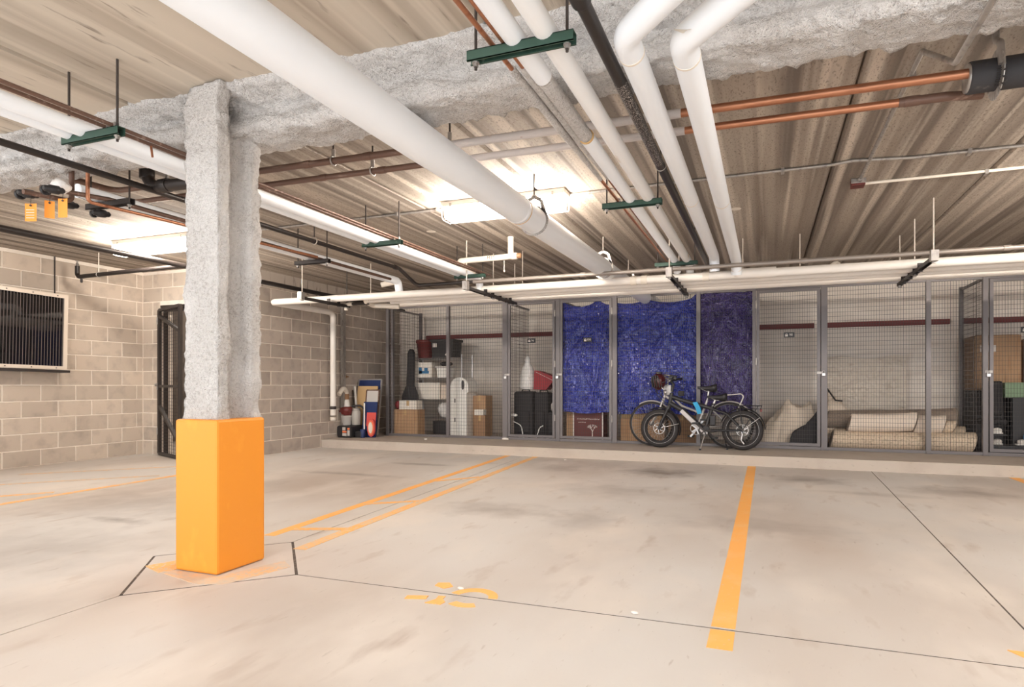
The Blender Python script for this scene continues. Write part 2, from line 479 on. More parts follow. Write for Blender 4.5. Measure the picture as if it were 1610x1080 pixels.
NS = [0]
def stripe(poly, m='stripe', name='parking_stripe'):
    # keep one winding
    a = sum(poly[i][0] * poly[(i + 1) % len(poly)][1] - poly[(i + 1) % len(poly)][0] * poly[i][1] for i in range(len(poly)))
    if a < 0: poly = poly[::-1]
    NS[0] += 1
    return MB().prism(poly, .0002, .0012 + .00012 * NS[0]).build(name, m, fl)
def line(a, b, w=.1, m='stripe'):
    a, b = Vector(a), Vector(b); d = (b - a).normalized(); n = Vector((-d.y, d.x)) * w / 2
    return stripe([tuple(a - n), tuple(b - n), tuple(b + n), tuple(a + n)], m)
line((-.17, 2.575), (-.17, YL - .03), .098)
line((-.17, 2.36), (-.17, 2.545), .098)
line((-3.16, 3.12), (-3.51, YL - .02), .085)
line((-2.72, 2.92), (-3.08, YL - .02), .088, 'stripe_worn')
for a, b in (((-2.79, 3.45), (-3.14, 3.32)), ((-2.86, 4.5), (-3.24, 4.22)), ((-2.98, 5.9), (-3.33, 5.45))):
    line(a, b, .07, 'stripe_worn')
line((2.56, 2.7), (2.56, YL - .03), .098)
line((-6.10, 2.5), (-6.32, 6.05), .085, 'stripe_worn')
line((-6.36, 3.70), (-6.95, 2.95), .075, 'stripe_worn')
line((-6.42, 4.78), (-7.6, 3.55), .075, 'stripe_faint')
line((-6.5, 5.8), (-8.0, 4.3), .07, 'stripe_faint')
# overspray of the yellow around the column base
stripe([(-3.10, 2.31), (-2.74, 2.23), (-2.60, 2.28), (-2.50, 2.62), (-2.62, 2.70), (-2.74, 2.36), (-3.06, 2.36)], 'stripe_faint', 'paint_overspray')
stripe([(-3.28, 2.36), (-3.10, 2.30), (-3.06, 2.36), (-3.08, 2.56), (-3.20, 2.52)], 'stripe_worn', 'paint_overspray')
# what is left of the stencilled stall number
def arc(cx, cy, rx, ry, a0, a1, w, m='stripe'):
    n = 10; o = []; i_ = []
    for k in range(n + 1):
        t = math.radians(a0 + (a1 - a0) * k / n)
        o.append((cx + rx * math.cos(t), cy + ry * math.sin(t)))
        i_.append((cx + (rx - w) * math.cos(t), cy + (ry - w) * math.sin(t)))
    stripe(o + i_[::-1], m, 'stall_number_mark')
arc(-1.325, 2.535, .125, .125, 12, 168, .045)
arc(-1.325, 2.535, .125, .125, 238, 305, .045)
stripe([(-1.62, 2.415), (-1.52, 2.445), (-1.53, 2.475), (-1.53, 2.485), (-1.57, 2.475), (-1.63, 2.455)], 'stripe', 'stall_number_mark')
stripe([(-1.58, 2.625), (-1.515, 2.60), (-1.485, 2.64), (-1.53, 2.685), (-1.585, 2.665)], 'stripe', 'stall_number_mark')
stripe([(-1.50, 2.40), (-1.42, 2.405), (-1.415, 2.44), (-1.445, 2.47), (-1.45, 2.505), (-1.485, 2.50), (-1.475, 2.455)], 'stripe', 'stall_number_mark')
stripe([(.87, 2.72), (.93, 2.63), (1.05, 2.66), (1.02, 2.72)], 'stripe', 'stall_number_mark')

ledge = struct(MB().box(XB - .02, 8.2, YL, YB + .1, -.02, LEDGE).build('floor_ledge', 'ledge'))

# ceiling: hollow-core planks side by side
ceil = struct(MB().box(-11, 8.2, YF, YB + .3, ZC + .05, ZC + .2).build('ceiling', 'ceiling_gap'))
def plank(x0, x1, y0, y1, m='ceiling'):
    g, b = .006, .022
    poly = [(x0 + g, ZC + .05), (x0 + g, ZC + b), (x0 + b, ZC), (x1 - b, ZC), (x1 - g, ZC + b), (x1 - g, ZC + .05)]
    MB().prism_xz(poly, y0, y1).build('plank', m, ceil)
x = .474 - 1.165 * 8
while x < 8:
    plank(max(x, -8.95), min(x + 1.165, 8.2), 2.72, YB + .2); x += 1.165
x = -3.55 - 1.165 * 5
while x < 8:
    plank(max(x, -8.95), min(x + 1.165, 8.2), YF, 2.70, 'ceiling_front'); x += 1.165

# block walls: every block a piece of its own on a recessed mortar bed
BL, BH, J = .4064, .2032, .013
cache = {}
def block(parent, axis, plane, sign, a0, a1, z0, z1, m='block'):
    """axis 'Y': wall in a plane X=plane, blocks run along Y; sign = the direction the face looks"""
    L_, H_ = round(a1 - a0, 3), round(z1 - z0, 3)
    key = (axis, sign, L_, H_, m)
    if key not in cache:
        mb = MB(); c = .004; D = .05
        def P(a, d, z): return (d * sign, a, z) if axis == 'Y' else (a, d * sign, z)
        vs = [P(0, -D, 0), P(L_, -D, 0), P(L_, -D, H_), P(0, -D, H_), P(0, -c, 0), P(L_, -c, 0), P(L_, -c, H_), P(0, -c, H_),
              P(c, 0, c), P(L_ - c, 0, c), P(L_ - c, 0, H_ - c), P(c, 0, H_ - c)]
        fs = [(8, 9, 10, 11)]
        for i in range(4):
            j = (i + 1) % 4
            fs += [(i, j, j + 4, i + 4), (i + 4, j + 4, j + 8, i + 8)]
        mb.add(vs, fs)
        me = mb.mesh('block', m)
        bm = bmesh.new(); bm.from_mesh(me); bmesh.ops.recalc_face_normals(bm, faces=bm.faces[:]); bm.to_mesh(me); bm.free()
        cache[key] = me
    o = bpy.data.objects.new('block', cache[key]); C.objects.link(o)
    o.parent = parent
    w = (plane, a0, z0) if axis == 'Y' else (a0, plane, z0)
    o.location = Vector(w) - WOFF[parent.name]
    return o
def block_wall(parent, axis, plane, sign, lo, hi, rows, phase, holes=(), m='block'):
    for r in range(rows):
        z0 = r * BH + J / 2; z1 = min((r + 1) * BH - J / 2, ZC + .01)
        a = phase[r % 2]
        while a > lo: a -= BL
        while a < hi:
            s, e = max(a + J / 2, lo), min(a + BL - J / 2, hi)
            segs = [(s, e)]
            for h0, h1, hz in holes:
                if z0 < hz - .02:
                    ns = []
                    for (p, q) in segs:
                        if q <= h0 or p >= h1: ns.append((p, q)); continue
                        if p < h0: ns.append((p, h0))
                        if q > h1: ns.append((h1, q))
                    segs = ns
            for (p, q) in segs:
                if q - p > .03: block(parent, axis, plane, sign, p, q, z0, z1, m)
            a += BL
wl = struct(MB().box(XA - .2, XA - .007, YF, YD + .2, -.02, ZC + .06).build('wall_left', 'mortar'))
block_wall(wl, 'Y', XA, 1, 2.8, YD - .003, 13, (4.902, 5.098))
DX0, DX1, DZ = -8.335, -7.42, 2.18
we = MB().box(XA - .01, DX0, YD + .007, YD + .2, -.02, ZC + .06).box(DX1, XB - .2, YD + .007, YD + .2, -.02, ZC + .06).box(DX0, DX1, YD + .007, YD + .2, DZ, ZC + .06)
we = struct(we.build('wall_end', 'mortar'))
block_wall(we, 'X', YD, -1, XA + .003, XB - .003, 13, (-8.68 + .2, -8.68), holes=((DX0, DX1, DZ),))
ws = struct(MB().box(XB - .2, XB - .007, YD + .003, YB + .2, -.02, ZC + .06).build('wall_side', 'mortar'))
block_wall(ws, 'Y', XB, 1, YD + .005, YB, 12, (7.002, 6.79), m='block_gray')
MB().box(XB - .02, XB + .002, YD + .02, YB, 12 * BH, ZC).build('bond_beam', 'bond', ws)
wb = struct(MB().box(XB - .2, 8.2, YB, YB + .2, -.02, ZC + .06).build('wall_back', 'backwall'))

wr = struct(MB().box(8.0, 8.2, YF, YB + .2, -.02, ZC + .06).build('wall_right', 'backwall'))
al = MB().box(-11.0, -6.9, 7.75, 7.9, -.02, ZC + .06).box(-11.0, -10.9, YD + .01, 7.8, -.02, ZC + .06).box(-11.0, XA - .21, YD + .05, YD + .2, -.02, ZC + .06)
struct(al.build('wall_alcove', 'dark_room'))
# steel lintel over the opening and the mesh gate inside it
struct(MB().box(DX0 - .0, DX1, YD + .01, YD + .19, DZ - .035, DZ - .002).build('door_lintel', 'dark_strut'))

# ------------------------------------------------------------------ column and sprayed beam
def nz(p, s, seed=0): return noise.noise(Vector((p[0] * s + seed, p[1] * s + seed * .7, p[2] * s - seed)))
def rough_sweep(mb, prof, frame, n, amp, closed=True, endcap=True):
    """sweep a closed profile (list of 2-vectors) along n stations with sprayed-on lumps; frame(t) -> function mapping profile to space"""
    m = len(prof); vs = []
    for i in range(n + 1):
        fr = frame(i / n)
        for k in range(m):
            p = Vector(prof[k]); a = Vector(prof[k - 1]); b = Vector(prof[(k + 1) % m])
            t = (b - a); nn = Vector((t.y, -t.x)).normalized()
            w = Vector(fr(p))
            d = amp * (1.1 * nz(w, 5) + .8 * nz(w, 13, 3) + .65 * nz(w, 34, 7) + .5 * nz(w, 75, 11))
            vs.append(fr(p + nn * d))
    fs = []
    for i in range(n):
        for k in range(m):
            fs.append((i * m + k, i * m + (k + 1) % m, (i + 1) * m + (k + 1) % m, (i + 1) * m + k))
    if endcap: fs += [tuple(range(m))[::-1], tuple(n * m + k for k in range(m))]
    mb.add(vs, fs, 0, True)
def subdivide(poly, step):
    out = []
    for i in range(len(poly)):
        a, b = Vector(poly[i]), Vector(poly[(i + 1) % len(poly)])
        n = max(1, round((b - a).length / step))
        out += [a.lerp(b, k / n) for k in range(n)]
    return out
# profile in (Y, Z): top flange, web filled with spray, bottom flange
bp = [(2.47, 2.70), (2.475, 2.655), (2.545, 2.62), (2.60, 2.58), (2.585, 2.535), (2.545, 2.50), (2.53, 2.46), (2.555, 2.425), (2.62, 2.415), (2.75, 2.415),
      (2.82, 2.43), (2.835, 2.465), (2.80, 2.51), (2.75, 2.55), (2.76, 2.60), (2.84, 2.635), (2.88, 2.66), (2.88, 2.70)]
prof = subdivide(bp, .018)
beam = MB()
def beam_frame(x0, x1, lift):
    def fr(t):
        x = x0 + (x1 - x0) * t
        return lambda p: (x, p[0], p[1] + lift * (1 - (p[1] - 2.41) / .29) if p[1] < 2.7 else p[1])
    return fr
rough_sweep(beam, prof, beam_frame(-2.93, 4.6, 0), 330, .021)
bo = struct(beam.build('beam_sprayed', 'spray', loc=(0, 2.68, 2.4)))
bl = MB(); rough_sweep(bl, prof, beam_frame(-8.6, -2.90, .045), 240, .026)
bl.build('beam_length', 'spray', bo)

ct = thing('column', 'concrete column sprayed with lumpy gray fireproofing above a bright yellow steel base jacket', 'column', (-2.91, 2.53, 0))
jx0, jx1, jy0, jy1, jz = -3.06, -2.753, 2.366, 2.69, .83
MB().cbox(jx0, jx1, jy0, jy1, 0.0015, jz, .014).build('base_jacket', 'yellow', ct, label='bright yellow steel base jacket')
cp = [(-3.03, 2.405), (-2.79, 2.405), (-2.785, 2.47), (-2.845, 2.50), (-2.86, 2.55), (-2.845, 2.60), (-2.785, 2.625), (-2.79, 2.69),
      (-3.03, 2.69), (-3.035, 2.625), (-2.97, 2.60), (-2.96, 2.55), (-2.97, 2.50), (-3.035, 2.47)]
cprof = subdivide(cp, .018)
cm = MB()
def col_frame(t):
    z = jz - .03 + (2.50 - jz + .03) * t
    k = 1 + .05 * math.exp(-(z - jz) / .03) if z > jz - .001 else 1.05
    return lambda p: (-2.91 + (p[0] + 2.91) * k, 2.547 + (p[1] - 2.547) * k, z)
rough_sweep(cm, cprof, col_frame, 100, .013, endcap=False)
cm.build('sprayed_shaft', 'spray', ct, label='lumpy gray sprayed shaft')
fm = MB()
fp = subdivide([(-3.035, 2.405), (-2.80, 2.405), (-2.80, 2.485), (-3.035, 2.485)], .018)
rough_sweep(fm, fp, lambda t: (lambda p: (p[0], p[1] + .045 * max(0, t - .5), 2.44 + .235 * t)), 12, .013, endcap=False)
fm.build('sprayed_cap', 'spray', ct)

# ------------------------------------------------------------------ lights
def strip_light(x0, x1, y, label, drop=0.0, lens='lens'):
    zt = ZC - .004 - drop
    t = thing('strip_light', label, 'light', ((x0 + x1) / 2, y, zt - .12), 'fluorescent strip lights under the ceiling')
    w = .085
    mb = MB()
    mb.prism_xz([(x0, zt), (x0, zt - .035), (x0 + .012, zt - .045), (x1 - .012, zt - .045), (x1, zt - .035), (x1, zt)], y - w, y + w)
    mb.build('housing', 'housing', t)
    ln = MB()
    poly = [(y - w + .002, zt - .046), (y - w + .006, zt - .135), (y - w + .022, zt - .150), (y + w - .022, zt - .150), (y + w - .006, zt - .135), (y + w - .002, zt - .046)]
    n = len(poly); a, b = x0 + .035, x1 - .035
    V_ = [(a, p, q) for p, q in poly] + [(b, p, q) for p, q in poly]
    ln.add(V_, [tuple(range(n)), tuple(range(n, 2 * n))[::-1]] + [(i, i + n, (i + 1) % n + n, (i + 1) % n) for i in (0, 1, 3, 4, 5)])
    ln.add(V_, [(2, 2 + n, 3 + n, 3)], 1)
    ln.build('lens', [lens, 'diffuser'], t, label='brightly lit lens')
    g = MB()
    for xx in (x0 + .012, x1 - .012):
        g.tube(fillet([(xx, y - w - .004, zt - .03), (xx, y - w - .004, zt - .14), (xx, y - w + .02, zt - .160), (xx, y + w - .02, zt - .160), (xx, y + w + .004, zt - .14), (xx, y + w + .004, zt - .03)], .02), .004, 6)
    for yy, zz in ((y - w - .004, zt - .07), (y - w + .02, zt - .160), (y + w - .02, zt - .160), (y + w + .004, zt - .07)):
        g.tube([(x0 + .012, yy, zz), (x1 - .012, yy, zz)], .0025, 6)
    g.build('wire_guard', 'clear', t)
    for xx in (x0 + .1, x1 - .1):
        MB().box(xx - .01, xx + .01, y - w - .006, y - w + .002, zt - .055, zt - .02).build('latch', 'galv', t)
    if drop:
        for xx in (x0 + .1, x1 - .1):
            MB().tube([(xx, y, zt), (xx, y, ZC + .002)], .004, 6).build('hanger_rod', 'rod', t)
    return t
strip_light(-2.78, -1.60, 4.80, 'fluorescent strip light half hidden behind the thick white trunk pipe')
strip_light(-7.10, -5.90, 4.80, 'fluorescent strip light by the block wall, partly hidden by the column')
strip_light(2.2, 3.4, 4.80, 'fluorescent strip light out past the copper pipes')
strip_light(1.5, 2.7, 1.1, 'fluorescent strip light out of sight on the near side of the sprayed beam', 0, 'lens_cool')
for i, xx in enumerate((-7.1, -2.78, 2.2)):
    strip_light(xx, xx + 1.2, -.6, ['fluorescent strip light behind the camera on the block wall side', 'fluorescent strip light straight behind the camera', 'fluorescent strip light behind the camera on the far side'][i], 0, 'lens_cool')

# ------------------------------------------------------------------ pipes overhead
def pipe(name, label, cat, pts, r, m, R=None, seg=16, group=None, n=7):
    P_ = fillet(pts, R, n) if R else [Vector(p) for p in pts]
    o = MB().tube(P_, r, seg).build(name, m, loc=pts[0])
    return tag(o, label, cat, group)
def collar(parent, c, axis, r, w, m, name='coupling'):
    c = Vector(c)
    return MB().lathe([(r * .96, -w / 2), (r, -w / 2 + .006), (r, w / 2 - .006), (r * .96, w / 2)], c, axis, 20).build(name, m, parent)

# thick storm trunk
big = pipe('trunk_pipe', 'very thick white drain pipe crossing the whole ceiling below the sprayed beam', 'pipe',
           [(-1.724, -1.5, 2.290), (-1.724, 2.7, 2.300), (-1.724, 9.98, 2.356)], .101, 'white_pipe', seg=36)
collar(big, (-1.724, 4.02, 2.311), (0, 1, .0077), .1045, .05, 'white_pipe')
MB().lathe([(.1035, -.004), (.1035, .004)], (-1.724, 4.055, 2.311), (0, 1, .0077), 24).build('seam', 'tan_edge', big)
def clevis(x, y, z, r, label, m='rod'):
    t = thing('clevis_hanger', label, 'pipe hanger', (x, y, z + r), 'clevis hangers on overhead pipes')
    pts = [(x + (r + .012) * math.cos(a), y, z + (r + .012) * math.sin(a)) for a in [math.radians(d) for d in range(-60, 241, 20)]]
    top = [(x + r * .9, y, z + r * .5), (x + r * .55, y, z + r + .06), (x, y, z + r + .085), (x - r * .55, y, z + r + .06), (x - r * .9, y, z + r * .5)]
    b = MB()
    for p, q in zip(top[:-1], top[1:]): b.bar(p, q, .03, .004, up=(0, 1, 0))
    b.build('yoke', 'galv', t)
    s_ = MB(); ring = [(x + (r + .005) * math.cos(math.radians(d)), y, z + (r + .005) * math.sin(math.radians(d))) for d in range(0, 361, 20)]
    for p, q in zip(ring[:-1], ring[1:]): s_.bar(p, q, .028, .004, up=(0, 1, 0))
    s_.build('strap', 'galv', t)
    MB().tube([(x, y, z + r + .085), (x, y, ZC + .002)], .006, 8).build('rod', m, t)
    MB().lathe([(.012, 0), (.012, .012)], (x, y, z + r + .09), seg=6, smooth=False).build('nut', 'galv', t)
clevis(-1.724, 4.35, 2.313, .101, 'clevis hanger on the thick white trunk pipe just in front of the lit strip light')
clevis(-1.724, 6.45, 2.329, .101, 'clevis hanger on the thick white trunk pipe farther along, short of the storage cages', 'rod_light')
clevis(-1.724, 7.75, 2.339, .101, 'clevis hanger on the thick white trunk pipe right above the pipe bundle', 'rod_light')

# trapeze hangers
def trapeze(x0, x1, y, label, m='green', zb=2.29, rods=None, rm='rod', group='strut trapeze hangers'):
    t = thing('trapeze_hanger', label, 'pipe hanger', ((x0 + x1) / 2, y, zb), group)
    s_ = MB(); h, w, k = .041, .041, .003
    s_.box(x0, x1, y - w / 2, y - w / 2 + k, zb, zb + h).box(x0, x1, y + w / 2 - k, y + w / 2, zb, zb + h)
    s_.box(x0, x1, y - w / 2, y - .012, zb, zb + k).box(x0, x1, y + .012, y + w / 2, zb, zb + k).box(x0, x1, y - w / 2, y + w / 2, zb + h - k, zb + h)
    s_.build('strut', m, t)
    for xx in rods or (x0 + .03, x1 - .03):
        MB().tube([(xx, y, zb - .03), (xx, y, ZC + .002)], .006, 8).build('rod', rm, t)
        MB().lathe([(.010, -.018), (.010, -.006), (.015, -.006), (.015, 0)], (xx, y, zb), seg=8, smooth=False).build('nut', 'galv', t)
    return t
TR = [2.10, 4.18, 6.39]
trapeze(-1.11, -.67, TR[0], 'green strut trapeze carrying two white pipes in front of the sprayed beam')
trapeze(-1.12, -.69, TR[1], 'green strut trapeze under two white pipes, between the beam and the cages')
trapeze(-1.13, -.68, TR[2], 'green strut trapeze under two white pipes, right by the pipe bundle')
def saddles(t, spots, zb, r, m):
    for (x, y) in spots:
        b = MB()
        for d in range(-70, 71, 20):
            a0, a1 = math.radians(d - 90), math.radians(d - 70)
            p = (x + r * math.cos(a0), y, zb + r + r * math.sin(a0)); q = (x + r * math.cos(a1), y, zb + r + r * math.sin(a1))
            b.bar(p, q, .10, .003, up=(0, 1, 0))
        b.build('saddle', m, t)
# two insulated pipes of the right rack
zp = 2.312
pa = pipe('insulated_pipe', 'thinner white jacketed pipe of the pair on the green trapezes, copper tube side', 'pipe', [(-.91, -1.2, zp + .040), (-.91, 2.40, zp + .040)], .040, 'white_pipe', seg=20)
MB().tube([(-.91, 2.40, zp + .04), (-.91, 3.06, zp + .04)], .036, 18).build('sprayed_length', 'spray', pa, label='length coated in gray spray')
MB().tube([(-.91, 3.06, zp + .04), (-.925, 6.55, zp + .04), (-.925, 6.62, zp - .05)], .040, 20).build('far_length', 'white_pipe', pa)
MB().lathe([(.041, 0), (.0415, .012)], (-.91, 3.05, zp + .04), (0, 1, 0), 20).build('foam_end', 'tan_edge', pa, label='tan foam end ring')
pb = pipe('insulated_pipe', 'thicker white jacketed pipe on the green trapezes, with stained tan patches', 'pipe', fillet([(-.785, -1.2, zp + .043), (-.785, 3.0, zp + .043), (-.795, 6.62, zp + .043), (-.795, 6.70, zp - .05)], .05), .043, 'stained_jacket', seg=20)
for i, (xx, l_) in enumerate(((-1.005, 'thin copper tube on the green trapezes, outermost beside the white pipes'), (-.955, 'thin copper tube on the green trapezes, next to the white pipes'))):
    cu = pipe('copper_tube', l_, 'pipe', [(xx, -1.2, zp + .03), (xx, 6.5, zp + .03)], .010, 'copper', seg=10)
    MB().tube([(xx, 2.28, zp + .03), (xx, 2.9, zp + .03), (xx, 3.7, zp + .03)], [.017, .021, .012], 10).build('sprayed_length', 'spray', cu, label='length coated in gray spray')
    MB().box(xx - .016, xx + .016, TR[1] - .012, TR[1] + .012, zp + .019, zp + .045).build('tube_clamp', 'galv', cu)
# black sprinkler pipe beside them
bk = pipe('black_pipe', 'black steel pipe running beside the elbowed white pipes to the cages', 'pipe', [(-.605, -1.2, 2.352), (-.605, 6.7, 2.352)], .0275, 'black_pipe', seg=16)
MB().tube([(-.605, 2.55, 2.352), (-.605, 3.55, 2.352)], .0287, 16).build('specked_length', 'black_specked', bk, label='length specked with white spray')
collar(bk, (-.605, 1.93, 2.352), (0, 1, 0), .037, .09, 'black_pipe')
MB().tube([(-.605 + .031 * math.cos(a), 3.62, 2.352 + .031 * math.sin(a)) for a in [2 * PI * k / 18 for k in range(18)]], .003, 6, closed=True).build('hanger_ring', 'galv', bk)
MB().tube([(-.605, 3.62, 2.383), (-.605, 3.62, ZC)], .005, 8).build('hanger_rod', 'rod', bk)
# the two elbowed white pipes: along the room, then 45 degrees away
def elbowed(x, yb, z, r, yend, label):
    d = 1.6
    pts = fillet([(x + d, yb - d, z), (x, yb, z), (x, yend, z), (x, yend + .03, z - .14)], .12, 8)
    o = MB().tube(pts, r, 24).build('insulated_pipe', 'white_pipe', loc=pts[0])
    return tag(o, label, 'pipe')
e1 = elbowed(-.503, 2.20, 2.335, .051, 6.30, 'white jacketed pipe with a 45 degree elbow, next to the black pipe')
e2 = elbowed(-.300, 2.30, 2.335, .055, 6.60, 'white jacketed pipe with an angled elbow and torn flap, nearest the bare copper pipes')
for o, (x, y, z, r) in ((e1, (-.503, 2.20, 2.335, .051)), (e2, (-.300, 2.30, 2.335, .055))):
    MB().lathe([(r + .0015, -.006), (r + .0015, .006)], (x, y + .12, z), (0, 1, 0), 24).build('seam', 'white_pvc', o)
    MB().lathe([(r + .0015, -.006), (r + .0015, .006)], (x, y + 2.1, z), (0, 1, 0), 24).build('seam', 'white_pvc', o)
fl2 = MB(); 
fl2.grid(lambda u, v: (-.285 + .04 * u - .035 * v, 2.245 - .05 * u - .03 * v, 2.325 - .02 * u + .012 * math.sin(v * 2.5) - .03 * v * u), 5, 5, thick=(-.003, 0, 0))
fl2.build('torn_flap', 'white_pvc', e2)

# left rack: two white pipes and two copper tubes on green trapezes
TL = [2.10, 4.58, 6.30]
lt = [trapeze(-3.52, -3.09, TL[0], 'green strut trapeze on the column side, in front of the sprayed beam'),
      trapeze(-3.52, -3.10, TL[1], 'green strut trapeze past the column, holding white and copper pipes'),
      trapeze(-3.52, -3.12, TL[2], 'strut trapeze at the cage end of the white and copper pipe run')]
pipe('insulated_pipe', 'white jacketed pipe behind the column, wall side of its pair', 'pipe', fillet([(-3.467, -1.5, zp + .040), (-3.467, 6.85, zp + .040), (-3.467, 6.90, 2.20)], .06), .040, 'white_pipe', seg=18)
pipe('insulated_pipe', 'white jacketed pipe behind the column, copper tube side of its pair', 'pipe', fillet([(-3.364, -1.5, zp + .040), (-3.364, 6.60, zp + .040), (-3.364, 6.66, 2.20)], .06), .040, 'white_pipe', seg=18)
for i, (xx, l_) in enumerate(((-3.195, 'thin copper tube passing behind the column, next to the white pipe'), (-3.140, 'thin copper tube passing behind the column, outermost from the white pipe'))):
    cu = pipe('copper_tube', l_, 'pipe', [(xx, -1.5, zp + .03), (xx, 6.5, zp + .03)], .010, 'brown_copper', seg=10)
    for y in TL[:2]: MB().box(xx - .016, xx + .016, y - .012, y + .012, zp + .019, zp + .045).build('tube_clamp', 'galv', cu)
    if i == 0: MB().tube([(xx, 2.33, zp + .026), (xx + .012, 2.33, zp - .04)], .006, 8).build('stub', 'copper', cu)

# small rack nearer the block wall
trapeze(-4.66, -4.20, 2.93, 'dark strut trapeze on the left of the column, near the orange tags', 'dark_strut')
trapeze(-4.72, -4.28, 5.02, 'dark strut trapeze right of the column, near the block wall', 'dark_strut')
w3 = pipe('insulated_pipe', 'single white jacketed pipe near the block wall ending in an elbow over the bundle', 'pipe', fillet([(-4.57, 2.80, 2.385), (-4.57, 6.66, 2.385), (-4.57, 6.70, 2.22)], .06), .05, 'white_pipe', seg=18)
MB().tube([(-4.57, 6.66, 2.385), (-4.78, 6.60, 2.34)], .035, 12).build('branch_stub', 'white_pvc', w3)
pipe('copper_tube', 'dark tarnished tube lying beside the single white pipe near the block wall', 'pipe', [(-4.43, 2.50, 2.30), (-4.43, 2.93, 2.345), (-4.43, 6.3, 2.345)], .016, 'brown_copper', seg=10)
# valves and tags beyond the beam
cv = tag(MB().tube(fillet([(-4.33, 2.72, 2.50), (-4.33, 2.72, 2.26), (-4.33, 4.9, 2.33)], .03), .012, 10).build('copper_tube', 'copper', loc=(-4.33, 2.72, 2.26)), 'thin copper tube dropping from the beam by the orange tags', 'pipe')
tag(MB().tube(fillet([(-4.46, 2.70, 2.50), (-4.46, 2.70, 2.27), (-4.46, 2.42, 2.25)], .03), .016, 10).build('copper_tube', 'brown_copper', loc=(-4.46, 2.70, 2.27)), 'short tarnished tube dropping from the beam into the tagged valves', 'pipe')
def valve(x, y, z, label, r=.032):
    t = thing('gate_valve', label, 'valve', (x, y, z), 'valves below the sprayed beam')
    MB().lathe([(.012, -.06), (.02, -.05), (.02, -.03), (.028, -.025), (.028, .025), (.02, .03), (.02, .05), (.012, .06)], (x, y, z), (0, 1, .1), 12).build('body', 'black', t)
    MB().tube([(x, y, z), (x - .06, y - .01, z + .002)], .008, 8).build('stem', 'black_pipe', t)
    MB().lathe([(r * .6, -.006), (r, -.009), (r, .009), (r * .6, .006)], (x - .065, y - .01, z), (1, .15, 0), 16).build('handwheel', 'black', t)
valve(-4.50, 2.47, 2.255, 'black valve with a round handwheel hanging just below the sprayed beam, outermost')
valve(-4.30, 2.50, 2.27, 'black valve with a round handwheel beside the copper drop')
valve(-4.52, 2.93, 2.255, 'black valve with a round handwheel at the end of the dark trapeze', .026)
valve(-4.62, 2.78, 2.285, 'small black valve just in front of the dark trapeze', .018)
MB_w = MB()
tag(MB().ball((-4.40, 2.60, 2.335), .06, .05, .045, fn=lambda d: 1 + .3 * noise.noise(d * 3)).build('valve_cover', 'bag_white'), 'crumpled white wrap stuffed around the pipes above the orange tags', 'pipe wrap')
def hang_tag(x, y, z, tw, h, ang, label, tie, writ=False):
    t = thing('orange_tag', label, 'tag', (x, y, z), 'orange tags hanging from the valves')
    c_, s_ = math.cos(ang), math.sin(ang)
    def P(u, w, d=0): return (x + u * c_ - d * s_, y + u * s_ + d * c_, z + w)
    n, pts = 8, []
    pl = MB().grid(lambda u, v: P((u - .5) * tw, v * h, .006 * math.sin(u * 3)), 6, 4, thick=(.0008 * s_, -.0008 * c_, 0))
    pl.build('card', 'orange_tag', t)
    MB().tube([P(0, h - .012, -.001), P(.004, h + .05), tie], .0015, 5).build('tie_wire', 'rod', t)
    MB().lathe([(.006, -.003), (.006, .003)], P(0, h - .014, -.002), (s_, -c_, 0), 8).build('eyelet', 'black', t)
    if writ:
        b = MB()
        for k in range(4): b.bar(P(-tw * .36, h * (.18 + .15 * k), -.003), P(tw * .34, h * (.18 + .15 * k), -.003), .004, .0006, up=(c_, s_, 0))
        b.build('print', 'chalk', t)
hang_tag(-4.44, 2.45, 2.067, .074, .114, .35, 'orange card tag with pale printed lines, nearest the black valve wheel', (-4.50, 2.45, 2.24), True)
hang_tag(-4.29, 2.47, 2.078, .05, .110, .95, 'orange card tag turned edgewise between the other two tags', (-4.30, 2.47, 2.25))
hang_tag(-4.13, 2.45, 2.062, .066, .118, .2, 'bright plain orange card tag under the copper drop', (-4.325, 2.715, 2.262))

# brown pipes crossing behind the beam, sprayed in the middle, bare copper to the right
def cross_pipe(y, z0, z1, x1, r, label, xt, elbow):
    zz = lambda x: z0 + (z1 - z0) * (x + 3.3) / 4.2
    pts = [(elbow, y - .32, zz(elbow) - .01), (elbow, y, zz(elbow)), (-2.0, y, zz(-2.0))]
    o = MB().tube(fillet(pts, .08), r, 16).build('copper_pipe', 'brown_copper', loc=(-2, y, z1))
    tag(o, label, 'pipe')
    MB().tube([(-2.02, y, zz(-2.02)), (-.44, y, zz(-.44))], r + .0025, 16).build('sprayed_length', 'overspray', o, label='length coated in pale overspray')
    MB().tube([(-.46, y, zz(-.46)), (x1, y, zz(x1))], r, 16).build('bare_length', 'copper', o, label='clean bare copper length')
    for xx in (-3.0, -2.5): collar(o, (xx, y, zz(xx)), (1, 0, 0), r + .004, .06, 'brown_copper')
    return o, zz
cu_up, zu = cross_pipe(3.30, 2.552, 2.490, .95, .0225, 'upper copper pipe crossing behind the beam, half of it oversprayed white', 0, -4.92)
cu_lo, zl = cross_pipe(3.46, 2.513, 2.462, .66, .0205, 'lower copper pipe crossing behind the beam, half of it oversprayed white', 0, -5.02)
MB().tube(fillet([(.64, 3.46, zl(.64)), (.86, 3.46, zl(.86)), (1.02, 3.54, zl(1) + .02)], .1), .0235, 14).build('elbow', 'brown_copper', cu_lo)
collar(cu_lo, (.70, 3.46, zl(.70)), (1, 0, 0), .026, .07, 'brown_copper')
